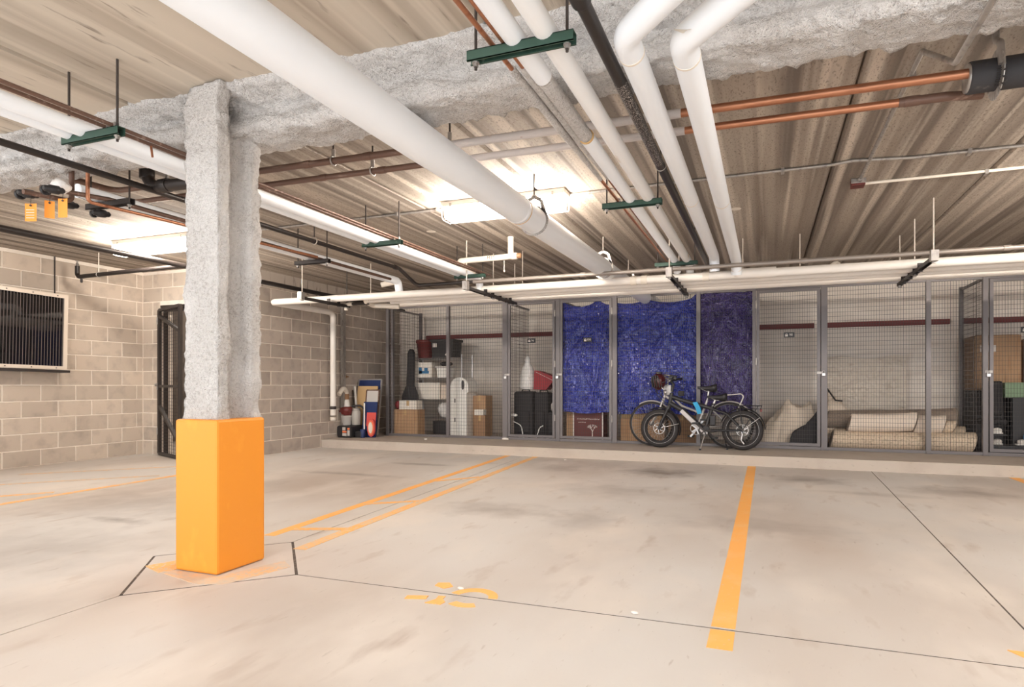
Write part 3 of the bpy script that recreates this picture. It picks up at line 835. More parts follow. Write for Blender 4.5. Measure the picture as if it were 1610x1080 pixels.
for xx, y, zf, l_ in ((-2.78, 3.30, zu, 'ring hanger on the upper brown pipe just past the column'), (-2.58, 3.46, zl, 'ring hanger on the lower brown pipe just past the column'), (-1.88, 3.30, zu, 'split ring hanger on the upper oversprayed pipe beside the trunk pipe'), (-4.35, 3.30, zu, 'ring hanger on the brown pipe left of the column')):
    t = thing('ring_hanger', l_, 'pipe hanger', (xx, y, zf(xx)), 'ring hangers on the crossing pipes')
    MB().tube([(xx, y + .029 * math.cos(a), zf(xx) + .029 * math.sin(a)) for a in [2 * PI * k / 16 for k in range(16)]], .006, 6, closed=True).build('ring', 'galv', t)
    MB().tube([(xx, y, zf(xx) + .03), (xx, y, ZC + .002)], .006, 8).build('rod', 'rod', t)
    MB().lathe([(.014, .0), (.014, .05)], (xx, y, zf(xx) + .028), seg=8).build('swivel_nut', 'galv', t)
bf = tag(MB().lathe([(.03, 0), (.07, .002), (.073, .01), (.073, 1.6), (.07, 1.61)], (.905, 3.33, 2.480), (1, 0, 0), 24).build('insulated_pipe', 'black_foam', loc=(.9, 3.33, 2.40)), 'thick black foam insulated pipe swallowing the end of the copper pipe', 'pipe')
MB().lathe([(.024, -.004), (.066, -.006), (.066, .002)], (.905, 3.33, 2.480), (1, 0, 0), 24).build('end_face', 'galv', bf)
t = thing('band_hanger', 'silver band hanger with a printed label strapped round the black foam pipe', 'pipe hanger', (1.02, 3.33, 2.40))
b = MB(); rr = .0765
ring = [(1.02, 3.33 + rr * math.cos(math.radians(d)), 2.48 + rr * math.sin(math.radians(d))) for d in range(0, 361, 15)]
for p, q in zip(ring[:-1], ring[1:]): b.bar(p, q, .075, .004, up=(1, 0, 0))
b.build('band', 'galv', t)
MB().tube(fillet([(1.02, 3.33 - rr, 2.49), (1.02, 3.33 - .06, 2.60), (1.02, 3.33, 2.64), (1.02, 3.33, ZC)], .04), .016, 8).build('strap', 'galv', t)
lb = MB()
for k in range(9):
    a = math.radians(185 + 7 * k)
    lb.bar((1.00, 3.33 + (rr + .0028) * math.cos(a), 2.48 + (rr + .0028) * math.sin(a)), (1.04, 3.33 + (rr + .0028) * math.cos(a), 2.48 + (rr + .0028) * math.sin(a)), .0035, .001, up=(0, 1, 0))
lb.build('print', 'rod', t)
# black drain drop left of the column
bd = tag(MB().tube(fillet([(-4.18, 3.02, ZC), (-4.18, 3.02, 2.43), (-3.5, 3.02, 2.41)], .12), .04, 16).build('drain_pipe', 'black_pipe', loc=(-4.18, 3.02, 2.43)), 'black drain pipe dropping from the ceiling and turning behind the column', 'pipe')
collar(bd, (-4.0, 3.02, 2.426), (1, 0, 0), .048, .08, 'black_pipe')
collar(bd, (-4.18, 3.02, 2.53), (0, 0, 1), .048, .07, 'black_pipe')

# conduits on the ceiling
def conduit(name, label, pts, r, m, R=.05, straps=()):
    o = MB().tube(fillet(pts, R), r, 10).build(name, m, loc=pts[0]); tag(o, label, 'conduit')
    for (x, y) in straps:
        MB().box(x - .012, x + .012, y - .03, y + .03, ZC - .035, ZC - .001).build('strap', 'galv', o)
    return o
conduit('conduit', 'thin steel conduit running the width of the ceiling through the strip lights', [(-5.9, 4.88, ZC - .014), (-.2, 4.88, ZC - .014), (.45, 4.88, ZC - .014), (.60, 4.84, ZC - .014), (1.0, 4.92, ZC - .014), (7.98, 5.0, ZC - .014)], .012, 'galv', .1, ((-3.35, 4.88), (.12, 4.88), (1.35, 4.93), (-2.9, 4.88)))
conduit('conduit', 'bent steel conduit stepping off the sprayed beam down to the red junction box', [(.757, .5, 2.378), (.755, 2.93, 2.378), (.727, 3.37, ZC - .014), (.71, 5.30, ZC - .014)], .0125, 'galv', .06, ((.735, 3.62),))
conduit('conduit', 'pale thin conduit leaving the red junction box along the ceiling', [(.73, 5.42, ZC - .014), (7.98, 5.45, ZC - .014)], .012, 'white_pvc', .05, ((1.6, 5.44),))
t = thing('junction_box', 'square red oxide junction box with a gray cover on the ceiling', 'electrical box', (.70, 5.36, ZC - .07))
MB().cbox(.65, .75, 5.31, 5.41, ZC - .055, ZC - .001, .004).build('box', 'box_red', t)
MB().cbox(.645, .755, 5.30, 5.308, ZC - .04, ZC - .002, .002).build('cover', 'galv', t)
MB().lathe([(.018, 0), (.018, .04)], (.71, 5.265, ZC - .02), (0, 1, 0), 10).build('connector', 'galv', t)

# black sprinkler mains
sp = tag(MB().tube(fillet([(-4.10, -1.5, 2.40), (-4.10, 6.0, 2.40), (-4.02, 6.26, 2.235), (7.98, 6.26, 2.215)], .05), .0215, 12).build('sprinkler_pipe', 'black_pipe', loc=(-4.1, 0, 2.4)), 'black sprinkler pipe coming past the column and turning along the pipe bundle', 'pipe')
MB().tube([(-3.25, 6.26, 2.2338), (7.98, 6.26, 2.215)], .0225, 12).build('gray_length', 'gray_pipe', sp, label='pale gray length along the bundle')
for xx in (-4.02,): collar(sp, (-4.10, 5.93, 2.40), (0, 1, 0), .028, .06, 'black_pipe')
for xx in (-1.9, .35, 2.0): collar(sp, (xx, 6.26, 2.2352 - (xx + 4) * .00167), (1, 0, 0), .028, .06, 'gray_pipe')
t = thing('ring_hanger', 'pale ring hanger looped round the black sprinkler pipe past the column', 'pipe hanger', (-4.10, 4.6, 2.42), 'ring hangers on the sprinkler pipe')
MB().tube([(-4.10 + .032 * math.cos(a), 4.6, 2.405 + .034 * math.sin(a)) for a in [2 * PI * k / 16 for k in range(16)]], .005, 6, closed=True).build('ring', 'rod_light', t)
MB().tube([(-4.10, 4.6, 2.44), (-4.10, 4.6, ZC + .002)], .005, 8).build('rod', 'rod', t)
wm = tag(MB().tube([(-6.45, -1.5, 2.42), (-6.45, 9.6, 2.42)], .031, 14).build('sprinkler_pipe', 'black_pipe', loc=(-6.45, 0, 2.42)), 'black sprinkler main hugging the block wall', 'pipe')
br = tag(MB().tube(fillet([(-6.45, 5.09, 2.42), (-8.3, 5.09, 2.40), (-8.3, 5.09, 2.54)], .05), .026, 14).build('sprinkler_branch', 'black_pipe', loc=(-6.45, 5.09, 2.42)), 'black sprinkler branch turning toward the left wall below the strip light', 'pipe')
MB().lathe([(.030, -.05), (.033, -.04), (.033, .04), (.030, .05)], (-6.45, 5.09, 2.42), (0, 1, 0), 14).build('tee', 'black_pipe', br)
MB().lathe([(.018, 0), (.018, .05), (.010, .055), (.010, .08), (.022, .082), (.022, .086)], (-8.3, 5.09, 2.52), seg=10).build('sprinkler_head', 'galv', br)
MB().lathe([(.01, -.05), (.014, -.04), (.014, 0)], (-8.22, 5.09, 2.372), seg=8).build('drain_plug', 'black_pipe', br)
MB().tube([(-7.9 + 0 * k, 5.09 + .031 * math.cos(a), 2.405 + .031 * math.sin(a)) for k, a in enumerate([2 * PI * k / 16 for k in range(16)])], .004, 6, closed=True).build('hanger_ring', 'galv', br)
MB().tube([(-7.9, 5.09, 2.436), (-7.9, 5.09, ZC + .002)], .006, 8).build('hanger_rod', 'rod_light', br)

# white bundle along the cages
zb = 2.162
def bundle(y, r, x0, label, extra=None):
    pts = [(x0, y, zb + r), (7.985, y, zb + r)]
    if extra: pts = extra
    o = MB().tube(fillet(pts, .09, 8), r, 20).build('insulated_pipe', 'bundle_jacket', loc=pts[0])
    return tag(o, label, 'pipe', 'white bundle of pipes in front of the cages')
b1 = bundle(6.67, .046, 0, 'front white pipe of the bundle, turning down the block wall as a downpipe',
            [(-6.71, 7.96, .52), (-6.71, 7.96, zb + .046), (-6.71, 6.67, zb + .046), (7.985, 6.67, zb + .046)])
MB().lathe([(.047, 0), (.052, .01), (.052, .04), (.047, .05)], (-6.71, 7.96, .62), seg=16).build('pipe_clamp', 'dark_strut', b1)
MB().lathe([(.047, 0), (.05, .012), (.05, .05), (.03, .06)], (-6.71, 7.96, .49), (0, 0, -1), seg=16).build('cap', 'white_pvc', b1)
b2 = bundle(6.92, .034, -5.22, 'second white pipe of the bundle by the cages, starting at a valve')
b3 = bundle(7.12, .030, -5.0, 'third white pipe of the bundle by the cages')
b4 = bundle(7.42, .050, -5.1, 'rearmost white pipe of the bundle, nearest the cages')
MB().tube(fillet([(-5.2, 6.91, zb + .04), (-5.28, 6.91, zb + .03), (-5.28, 7.1, zb - .01), (-4.95, 7.25, zb - .02)], .05), .036, 14).build('elbow', 'white_pvc', b2)
for xx, m in ((-1.42, 'white_pvc'), (-1.30, 'white_pvc'), (-.62, 'white_pvc')): collar(b1, (xx, 6.67, zb + .046), (1, 0, 0), .053, .07, m)
MB().tube(fillet([(-.30, 6.60, 2.26), (-.30, 6.67, zb + .05), (.1, 6.67, zb + .05)], .05), .055, 18).build('tee', 'bundle_jacket', b1)
# bibcock at the left end
t = thing('bibcock', 'small white and black valve on the short stub left of the cages', 'valve', (-5.62, 6.95, 2.10))
MB().tube([(-5.25, 6.95, 2.165), (-5.55, 6.95, 2.165)], .022, 10).build('stub', 'black_pipe', t)
MB().tube(fillet([(-5.52, 6.95, 2.165), (-5.63, 6.95, 2.165), (-5.63, 6.95, 2.08)], .03), .026, 10).build('spout', 'white_pvc', t)
MB().lathe([(.008, 0), (.008, .03), (.03, .032), (.03, .04)], (-5.60, 6.95, 2.185), seg=10).build('handle', 'black', t)
# strut brackets under the bundle, running front to back
def bracket(x, y0, y1, label, rods, m='dark_strut'):
    t = thing('strut_bracket', label, 'pipe hanger', (x, (y0 + y1) / 2, 2.12), 'strut brackets under the white bundle')
    z0, h, w, k = 2.12, .036, .041, .003
    s_ = MB()
    s_.box(x - w / 2, x - w / 2 + k, y0, y1, z0, z0 + h).box(x + w / 2 - k, x + w / 2, y0, y1, z0, z0 + h)
    s_.box(x - w / 2, x - .012, y0, y1, z0, z0 + k).box(x + .012, x + w / 2, y0, y1, z0, z0 + k).box(x - w / 2, x + w / 2, y0, y1, z0 + h - k, z0 + h)
    s_.build('strut', m, t)
    for y in (6.58, 6.78, 7.0, 7.2, 7.32):
        if y < y1 - .03: MB().box(x - .022, x + .022, y - .006, y + .006, z0 - .01, z0 + .075).build('pipe_clip', m, t)
    for y, rm in rods:
        MB().tube([(x, y, z0 - .02), (x, y, ZC + .002)], .0065, 8).build('rod', rm, t)
        MB().lathe([(.018, -.02), (.018, -.004), (.03, -.004), (.03, 0)], (x, y, z0), seg=8, smooth=False).build('nut', 'galv', t)
    MB().box(x - .03, x + .03, y0 - .012, y0 + .05, z0 - .006, z0 + .09).build('end_clamp', 'galv', t)
bracket(1.40, 6.05, 7.56, 'strut bracket under the white bundle at the wide cage bay, with three bright rods', ((6.09, 'rod_light'), (6.80, 'rod_light'), (7.5, 'rod_light')))
bracket(-.93, 6.05, 7.52, 'strut bracket under the white bundle in front of the blue tarps', ((6.09, 'rod_light'), (6.8, 'rod_light'), (7.48, 'rod')))
bracket(-3.25, 6.05, 7.52, 'strut bracket under the white bundle near the first cage door', ((6.09, 'rod_light'), (6.8, 'rod_light'), (7.48, 'rod_light')))
bracket(-5.62, 6.05, 7.0, 'strut bracket under the white pipe end left of the cages', ((6.09, 'rod_light'), (6.95, 'rod')))
tag(MB().bar((-5.75, 7.3, 2.31), (-4.75, 7.3, 2.31), .041).build('strut_bar', 'dark_strut'), 'short dark strut bar above the bundle near the block wall', 'strut')
for i, xx in enumerate((-.25, .35, -2.85, -5.1)):
    tag(MB().tube([(xx, 7.05 if i < 2 else 6.8, 2.22), (xx, 7.05 if i < 2 else 6.8, ZC + .002)], .0055, 8).build('hanger_rod', 'rod_light'),
        ['bright hanger rod above the bundle at the purple tarp', 'bright hanger rod above the bundle at the third cage door', 'bright hanger rod above the bundle by the first cage door', 'bright hanger rod above the bundle near the block wall'][i], 'hanger rod')
tag(MB().tube(fillet([(.62, 7.6, 2.30), (.78, 7.75, 2.45), (.95, 8.5, 2.45)], .08), .045, 14).build('drain_elbow', 'white_pvc'), 'stub of white drain pipe rising above the bundle at the wide cage bay', 'pipe')
# white drain with a short riser
dr = tag(MB().tube(fillet([(-3.36, 6.5, 2.36), (-3.36, 6.1, 2.452), (-2.62, 6.1, 2.462)], .05), .033, 16).build('drain_pipe', 'white_pvc', loc=(-3.36, 6.1, 2.452)), 'white plastic drain with a riser to the ceiling and black print', 'pipe')
MB().lathe([(.037, -.03), (.037, .02), (.033, .025), (.033, ZC - 2.462)], (-2.70, 6.1, 2.462), seg=16).build('riser', 'white_pvc', dr)
collar(dr, (-2.66, 6.1, 2.461), (1, 0, 0), .038, .06, 'white_pvc')
MB().lathe([(.03, 0), (.03, .05), (.02, .055)], (-2.63, 6.1, 2.462), (1, 0, 0), 12).build('cleanout_plug', 'brownpipe', dr)
text_on('MTT', .05, (-2.93, 6.1 - .0335, 2.458), dr, 'rod')
tag(MB().tube([(-2.78, 6.1, 2.42), (-2.78, 6.1, 2.30)], .006, 6).lathe([(.012, 0), (.012, .02)], (-2.78, 6.1, 2.29), seg=8).build('chain_hanger', 'rod_light'), 'small pale chain dangling below the white plastic drain', 'chain')
# round patches and anchor holes in the ceiling
for (x, y, m, l_) in ((-.27, 5.85, 'white_pvc', 'pale round patch on the ceiling by the elbowed pipes'), (-3.42, 5.6, 'white_pvc', 'pale round patch on the ceiling near the bright rod')):
    tag(MB().lathe([(.04, -.003), (.05, 0)], (x, y, ZC), seg=14).build('ceiling_patch', m), l_, 'patch')

# ------------------------------------------------------------------ storage cages on the ledge
YC = 8.85
ZT = 2.38
def wires(mb, a0, a1, z0, z1, plane, axis='X', da=.0315, dz=.058, w=.0030):
    n = max(1, round((a1 - a0) / da))
    for i in range(1, n):
        a = a0 + (a1 - a0) * i / n
        if axis == 'X': mb.box(a - w / 2, a + w / 2, plane - w / 2, plane + w / 2, z0, z1)
        else: mb.box(plane - w / 2, plane + w / 2, a - w / 2, a + w / 2, z0, z1)
    n = max(1, round((z1 - z0) / dz))
    for i in range(1, n):
        z = z0 + (z1 - z0) * i / n
        if axis == 'X': mb.box(a0, a1, plane + w / 2, plane + w * 1.5, z - w / 2, z + w / 2)
        else: mb.box(plane + w / 2, plane + w * 1.5, a0, a1, z - w / 2, z + w / 2)
def panel(a0, a1, label, plane=YC, axis='X', z1=ZT, fr=.03):
    z0 = LEDGE + .002
    mid = ((a0 + a1) / 2, plane, z0) if axis == 'X' else (plane, (a0 + a1) / 2, z0)
    t = thing('wire_panel', label, 'wire panel', mid, 'wire mesh panels of the storage cages')
    def rail(p0, p1, q0, q1, nm):
        (MB().box(p0, p1, plane - .016, plane + .016, q0, q1) if axis == 'X' else MB().box(plane - .016, plane + .016, p0, p1, q0, q1)).build(nm, 'post', t)
    rail(a0, a1, z0, z0 + .04, 'bottom_rail'); rail(a0, a1, z1 - fr, z1, 'top_rail')
    w = MB(); wires(w, a0, a1, z0 + .04, z1 - fr, plane, axis)
    stuff(w.build('wire_mesh', 'wire', t))
    return t
def post(x, label, w=.055, y=YC, z1=ZT + .02):
    t = thing('cage_post', label, 'post', (x, y, LEDGE), 'steel posts of the storage cages')
    MB().cbox(x - w / 2, x + w / 2, y - .027, y + .027, LEDGE + .006, z1, .004).build('tube', 'post', t)
    MB().box(x - w / 2 - .012, x + w / 2 + .012, y - .045, y + .045, LEDGE + .0005, LEDGE + .0065).build('base_plate', 'post', t)
    return t
def lock_icon(mb, x, z, s, y):
    mb.box(x - s * .5, x + s * .5, y - .0012, y, z - s * .5, z + s * .18)
    mb.tube([(x + s * .32 * math.cos(a), y - .0006, z + s * .15 + s * .42 * math.sin(a)) for a in [PI * k / 8 for k in range(9)]], s * .11, 5)
def door(x0, x1, label, plate, num, lock_left=True, open_gap=.0):
    z0, z1 = LEDGE + .05, ZT - .03
    t = thing('cage_door', label, 'door', ((x0 + x1) / 2, YC - .01, z0), 'hinged wire doors of the storage cages')
    w = .04; y0, y1 = YC - .03, YC + .008
    f = MB()
    f.box(x0, x0 + w, y0, y1, z0, z1).box(x1 - w, x1, y0, y1, z0, z1).box(x0 + w, x1 - w, y0, y1, z0, z0 + w).box(x0 + w, x1 - w, y0, y1, z1 - w, z1)
    f.build('frame', 'post', t)
    m = MB(); wires(m, x0 + w, x1 - w, z0 + w, z1 - w, YC - .012)
    stuff(m.build('wire_mesh', 'wire', t))
    hx = x1 + .004 if lock_left else x0 - .004
    for z in (.5, 1.35, 2.15):
        MB().lathe([(.011, -.05), (.011, .05)], (hx, YC - .034, z), seg=10).build('hinge', 'galv', t)
    lx = x0 if lock_left else x1
    MB().box(lx - .05, lx + .03, YC - .036, YC - .031, 1.17, 1.20).build('hasp', 'galv', t)
    if plate:
        px_, pz = plate
        p = MB().cbox(px_ - .068, px_ + .068, YC - .026, YC - .019, pz - .036, pz + .036, .003).build('number_plate', 'black', t, label='black plate with a white lock symbol and number')
        ic = MB(); lock_icon(ic, px_ - .034, pz - .004, .036, YC - .0265)
        ic.build('lock_symbol', 'chalk', p)
        text_on(num, .046, (px_ + .022, YC - .0268, pz), p, 'chalk')
    return t
def padlock(x, z, label):
    t = thing('padlock', label, 'padlock', (x, YC - .055, z), 'padlocks on the cage doors')
    MB().cbox(x - .022, x + .022, YC - .062, YC - .044, z - .03, z + .012, .004).build('body', 'alu', t)
    MB().tube(fillet([(x - .014, YC - .053, z + .01), (x - .014, YC - .053, z + .045), (x + .014, YC - .053, z + .045), (x + .014, YC - .053, z + .01)], .014), .0035, 6).build('shackle', 'alu', t)

# posts, from the block wall to the right
post(-6.275, 'corner post of the cages beside the leaning boards')
post(-6.195, 'second post just inside the cage corner by the guitar bag', .04, YC + .03)
post(-5.07, 'post standing in front of the wire shelf rack')
post(-4.01, 'post between the shelf rack bay and the luggage bay', .09)
post(-3.10, 'post between the luggage bay and the first blue tarp', .07)
post(-2.18, 'post between the two blue tarps', .075)
post(-.93, 'post between the blue tarp and the purple tarp', .06)
post(-.16, 'post on the right edge of the purple tarp', .05)
post(.745, 'post at the lock of the third door, before the rolled rugs', .08)
post(1.975, 'post in the middle of the rolled rugs', .06)
post(2.595, 'post at the end of the rolled rugs, before the last door', .06)
panel(-6.247, -5.098, 'wire panel in front of the guitar bag and left half of the shelf rack')
panel(-5.042, -4.055, 'wire panel in front of the tall white box')
panel(-2.142, -.96, 'wire panel in front of the wide blue tarp')
panel(-.90, -.185, 'wire panel in front of the purple tarp')
panel(.785, 1.945, 'wire panel in front of the long rug rolls')
panel(2.005, 2.565, 'wire panel in front of the rug ends')
for a, b, l_ in ((-3.965, -3.135, 'header'), (-3.065, -2.217, 'header'), (-.135, .705, 'header'), (2.625, 3.6, 'header')):
    k = {-3.965: 'first door', -3.065: 'tarp covered door', -.135: 'third door', 2.625: 'last door'}[a]
    tag(MB().box(a, b, YC - .016, YC + .016, LEDGE + .002, LEDGE + .042).build('sill_rail', 'post'), 'gray sill rail under the %s of the cages' % k, 'rail')
    tag(MB().box(a, b, YC - .016, YC + .016, ZT - .024, ZT).build('head_rail', 'post'), 'gray head rail over the %s of the cages' % k, 'rail')
door(-3.955, -3.145, 'wire cage door in front of black luggage', (-3.545, 1.73), '96')
door(-3.058, -2.222, 'wire cage door with a blue tarp behind it', (-2.61, 1.72), '100')
door(-.128, .695, 'wire cage door right of the purple tarp, before the crumpled dust sheet', (.30, 1.713), '98', lock_left=False)
door(2.637, 3.5, 'wire cage door in front of the tall cardboard box, last on the right', (3.03, 1.70), '97')
padlock(-3.99, 1.15, 'silver padlock on the luggage cage door')
padlock(-3.10, 1.15, 'padlock on the door with the blue tarp')
padlock(.735, 1.17, 'padlock on the door before the dust sheet')
padlock(2.62, 1.15, 'padlock on the door of the tall cardboard box')
panel(YC + .03, 9.86, 'side wire partition at the block wall end of the cages', plane=-6.275, axis='Y')
post(-6.275, 'rear post of the side partition by the guitar bag', .05, 9.90)
panel(YC + .03, 9.78, 'side wire partition between the rugs and the last cage', plane=2.595, axis='Y')
post(2.595, 'rear post of the partition by the last cage', .05, 9.82)
panel(YC + .03, 9.86, 'side wire partition between the luggage and the blue tarp', plane=-3.10, axis='Y')
post(-3.10, 'dark rear post of the partition by the luggage', .09, 9.90)
panel(YC + .03, 9.86, 'side wire partition behind the purple tarp edge', plane=-.16, axis='Y')
panel(YC + .03, 9.86, 'side wire partition between the luggage and the shelf rack', plane=-4.01, axis='Y')
panel(YC + .03, 9.86, 'side wire partition between the dust sheet and the rugs', plane=.745, axis='Y')
for i, (a, b) in enumerate(((-6.2, -3.2), (-.1, .70), (.80, 2.50), (2.65, 7.9))):
    tag(MB().cbox(a, b, 9.97, 10.04, 1.90, 1.975, .006).build('wall_rail', 'red_rail'), ['dark red steel rail on the back wall behind the shelf rack and luggage', 'dark red steel rail on the back wall behind the dust sheet', 'dark red steel rail on the back wall above the rugs', 'dark red steel rail on the back wall in the last cage'][i], 'rail', 'dark red rails along the back wall')

# tarps hung inside the mesh
def tarp(x0, x1, ztop, zbot, label, m, ties, seed, sag=1.0, name='tarpaulin'):
    """ties = [(u, height above ztop)] points where the top edge is tied up"""
    def top(u):
        k = 0
        for (u0, h0), (u1, h1) in zip(ties[:-1], ties[1:]):
            if u0 <= u <= u1:
                t = (u - u0) / (u1 - u0)
                return h0 + (h1 - h0) * t - .30 * sag * (u1 - u0) * (x1 - x0) * (1 - (2 * t - 1) ** 2) * .55
        return ties[-1][1]
    def fn(u, v):
        x = x0 + (x1 - x0) * u
        zt = ztop + top(u)
        zb_ = zbot + .012 * math.sin(u * 7 + seed)
        z = zb_ + (zt - zb_) * v
        y = YC + .070
        for i, (tu, th) in enumerate(ties):
            dx = (u - tu) * (x1 - x0); dz = (ztop + th) - z
            rr = math.hypot(dx, dz) + .02; an = math.atan2(dx, dz + .02)
            y -= .034 * (1 - abs(math.sin(an * (4.5 + i) + seed * 2 + i))) ** 4 * math.exp(-rr * .8) * min(1, rr * 6)
        y -= .020 * (1 - abs(math.sin(x * 5.5 + .7 * math.sin(z * 1.9 + seed) + seed))) ** 5
        y += .012 * noise.noise(Vector((x * 2.2, seed, z * 1.2))) + .005 * noise.noise(Vector((x * 14, seed + 4, z * 12)))
        for k, (fx, fz, am) in enumerate(((2.4, 1.5, .020), (5.5, 3.6, .011), (3.2, -2.1, .014))):
            q = abs(noise.noise(Vector((x * fx + z * .9, seed + 9 + k, z * fz - x * 1.3)))); y -= am * math.exp(-q * 26)
        return (x, max(y, YC + .022), z)
    t = thing(name, label, 'tarp', ((x0 + x1) / 2, YC + .06, zbot), 'tarps hung inside the cages')
    MB().grid(fn, 90, 150).build('sheet', m, t)
    for tu, th in ties[1:-1]:
        MB().tube([(x0 + (x1 - x0) * tu, YC + .05, ztop + th - .01), (x0 + (x1 - x0) * tu, YC + .02, ztop + th + .06)], .004, 6).build('tie_cord', 'black', t)
    for u in (.02, .98):
        p = fn(u, .012)
        MB().tube([(p[0] + .010 * math.cos(a), p[1] - .004, p[2] + .010 * math.sin(a)) for a in [2 * PI * k / 10 for k in range(10)]], .003, 5, closed=True).build('eyelet', 'alu', t)
    return t
tarp(-3.04, -2.235, 2.22, .585, 'narrow blue tarp behind the door numbered 100, maroon box below it', 'tarp', [(0, .12), (.73, .13), (1, .05)], 1.3)
tarp(-2.15, -.965, 2.22, .585, 'wide blue tarp behind the parked bikes', 'tarp', [(0, .06), (.38, .09), (.93, .075), (1, .15)], 4.1, .45)
tarp(-.905, -.18, 2.355, .60, 'purple tarp behind the bike saddles', 'tarp_purple', [(0, .0), (.5, .0), (1, .0)], 7.7, 0)

# ------------------------------------------------------------------ things stored in the cages
def carton(name, label, x0, x1, y0, y1, z0, z1, m='carton', flaps=True, cat='box', group=None, rz=0):
    t = thing(name, label, cat, ((x0 + x1) / 2, (y0 + y1) / 2, z0), group)
    MB().cbox(x0, x1, y0, y1, z0, z1, .004).build('body', m, t)
    if flaps:
        f = MB(); xm = (y0 + y1) / 2
        f.box(x0 + .002, x1 - .002, y0 + .002, xm - .002, z1, z1 + .003).box(x0 + .002, x1 - .002, xm + .002, y1 - .002, z1, z1 + .003)
        f.build('flap', m, t)
        MB().box((x0 + x1) / 2 - .025, (x0 + x1) / 2 + .025, y0 - .001, y0, z1 - .09, z1).build('tape', 'tan', t)
    if rz: t.rotation_euler.z = rz
    return t
Z0 = LEDGE + .001
# wire shelf rack
t = thing('shelf_rack', 'chrome wire shelf rack loaded with boxes behind the cage mesh', 'shelf', (-5.65, 9.5, Z0))
rx0, rx1, ry0, ry1 = -6.10, -5.06, 9.30, 9.70
for x in (rx0, rx1):
    for y in (ry0, ry1): MB().tube([(x, y, Z0), (x, y, 1.56)], .016, 10).build('leg', 'alu', t)
for z in (.42, .76, 1.145, 1.50):
    s_ = MB()
    for y in (ry0, ry1): s_.tube([(rx0, y, z), (rx1, y, z)], .004, 6).tube([(rx0, y, z - .03), (rx1, y, z - .03)], .004, 6)
    for x in (rx0, rx1): s_.tube([(x, ry0, z), (x, ry1, z)], .004, 6).tube([(x, ry0, z - .03), (x, ry1, z - .03)], .004, 6)
    for k in range(1, 40): s_.box(rx0 + (rx1 - rx0) * k / 40 - .0015, rx0 + (rx1 - rx0) * k / 40 + .0015, ry0, ry1, z - .002, z + .002)
    for k in range(0, 20): s_.bar((rx0 + .052 * k, ry0, z - .03), (rx0 + .052 * k + .026, ry0, z), .003)
    s_.build('shelf', 'alu', t)
tag(MB().lathe([(.13, 0), (.135, .01), (.165, .28), (.178, .285), (.178, .335), (.168, .335), (.16, .29), (.125, .02)], (-5.915, 9.5, 1.505), seg=26).build('plant_pot', 'maroon'), 'dark red plastic pot on top of the wire shelf rack', 'pot')
t = thing('storage_tote', 'black plastic tote with a lid on top of the wire shelf rack', 'tote', (-5.48, 9.5, 1.505))
MB().prism_xz([(-5.68, 1.506), (-5.28, 1.506), (-5.255, 1.80), (-5.705, 1.80)], 9.34, 9.66).build('tub', 'black', t)
MB().cbox(-5.725, -5.235, 9.32, 9.68, 1.795, 1.84, .008).build('lid', 'black', t)
MB().box(-5.66, -5.58, 9.325, 9.338, 1.70, 1.77).build('label', 'chalk', t, label='white label')
MB().prism_xz([(-5.42, 1.56), (-5.34, 1.52), (-5.33, 1.64)], 9.33, 9.338).build('sticker', 'chalk', t)
bw = carton('printed_box', 'white box with a blue picture on the second rack shelf', -6.07, -5.68, 9.32, 9.64, 1.15, 1.43, 'paper_white', False)
pr = MB(); yy = 9.318
pr.box(-5.95, -5.885, yy, yy + .002, 1.22, 1.34).box(-5.95, -5.74, yy, yy + .002, 1.225, 1.275).box(-5.83, -5.76, yy, yy + .002, 1.275, 1.33)
pr.build('picture', 'blue_print', bw, label='blue appliance picture')
t = thing('small_bin', 'small gray plastic bin on the second rack shelf', 'bin', (-5.48, 9.45, 1.147))
MB().prism_xz([(-5.57, 1.148), (-5.40, 1.148), (-5.375, 1.33), (-5.595, 1.33)], 9.34, 9.6).build('tub', 'white', t)
MB().cbox(-5.62, -5.35, 9.325, 9.615, 1.325, 1.36, .008).build('lid', 'grayboard', t)
tag(MB().ball((-5.46, 9.46, 1.40), .12, .1, .045, fn=lambda d: 1 + .2 * noise.noise(d * 3)).build('baseball_hat', 'black_fabric'), 'crumpled black hat lying on the small gray bin', 'hat')
carton('white_box', 'long white box on the third rack shelf, first of two', -6.08, -5.52, 9.33, 9.66, .764, 1.06, 'paper_white', False)
carton('white_box', 'cream box on the third rack shelf, second of two', -5.50, -5.10, 9.33, 9.62, .764, 1.02, 'rug_white', False)
carton('brown_carton', 'wide brown cardboard carton on the cage floor before the rack', -6.215, -5.70, 8.90, 9.13, Z0, .585)
carton('white_carton', 'small white carton on top of the wide brown carton', -6.10, -5.745, 8.93, 9.12, .590, .745, 'paper_white')
tag(MB().ball((-6.185, 9.02, .665), .055, .055, .075).build('red_bundle', 'crimson'), 'small red bundle beside the small white carton', 'bundle')
tag(MB().ball((-5.45, 9.5, .56), .19, .14, .15, 20, 14, fn=lambda d: 1 + .35 * noise.noise(d * 3.5)).build('plastic_bag', 'bag_white'), 'crumpled white plastic bag on the low rack shelf', 'bag')
tag(MB().ball((-5.20, 9.46, .50), .10, .09, .08, 16, 10, fn=lambda d: 1 + .35 * noise.noise(d * 4 + Vector((5, 0, 0)))).build('plastic_bag', 'bag_white'), 'second smaller white bag on the low rack shelf by the post', 'bag')
carton('dark_crate', 'black crate under the lowest shelf of the rack', -5.68, -5.12, 9.36, 9.68, Z0, .37, 'black', False, 'crate')
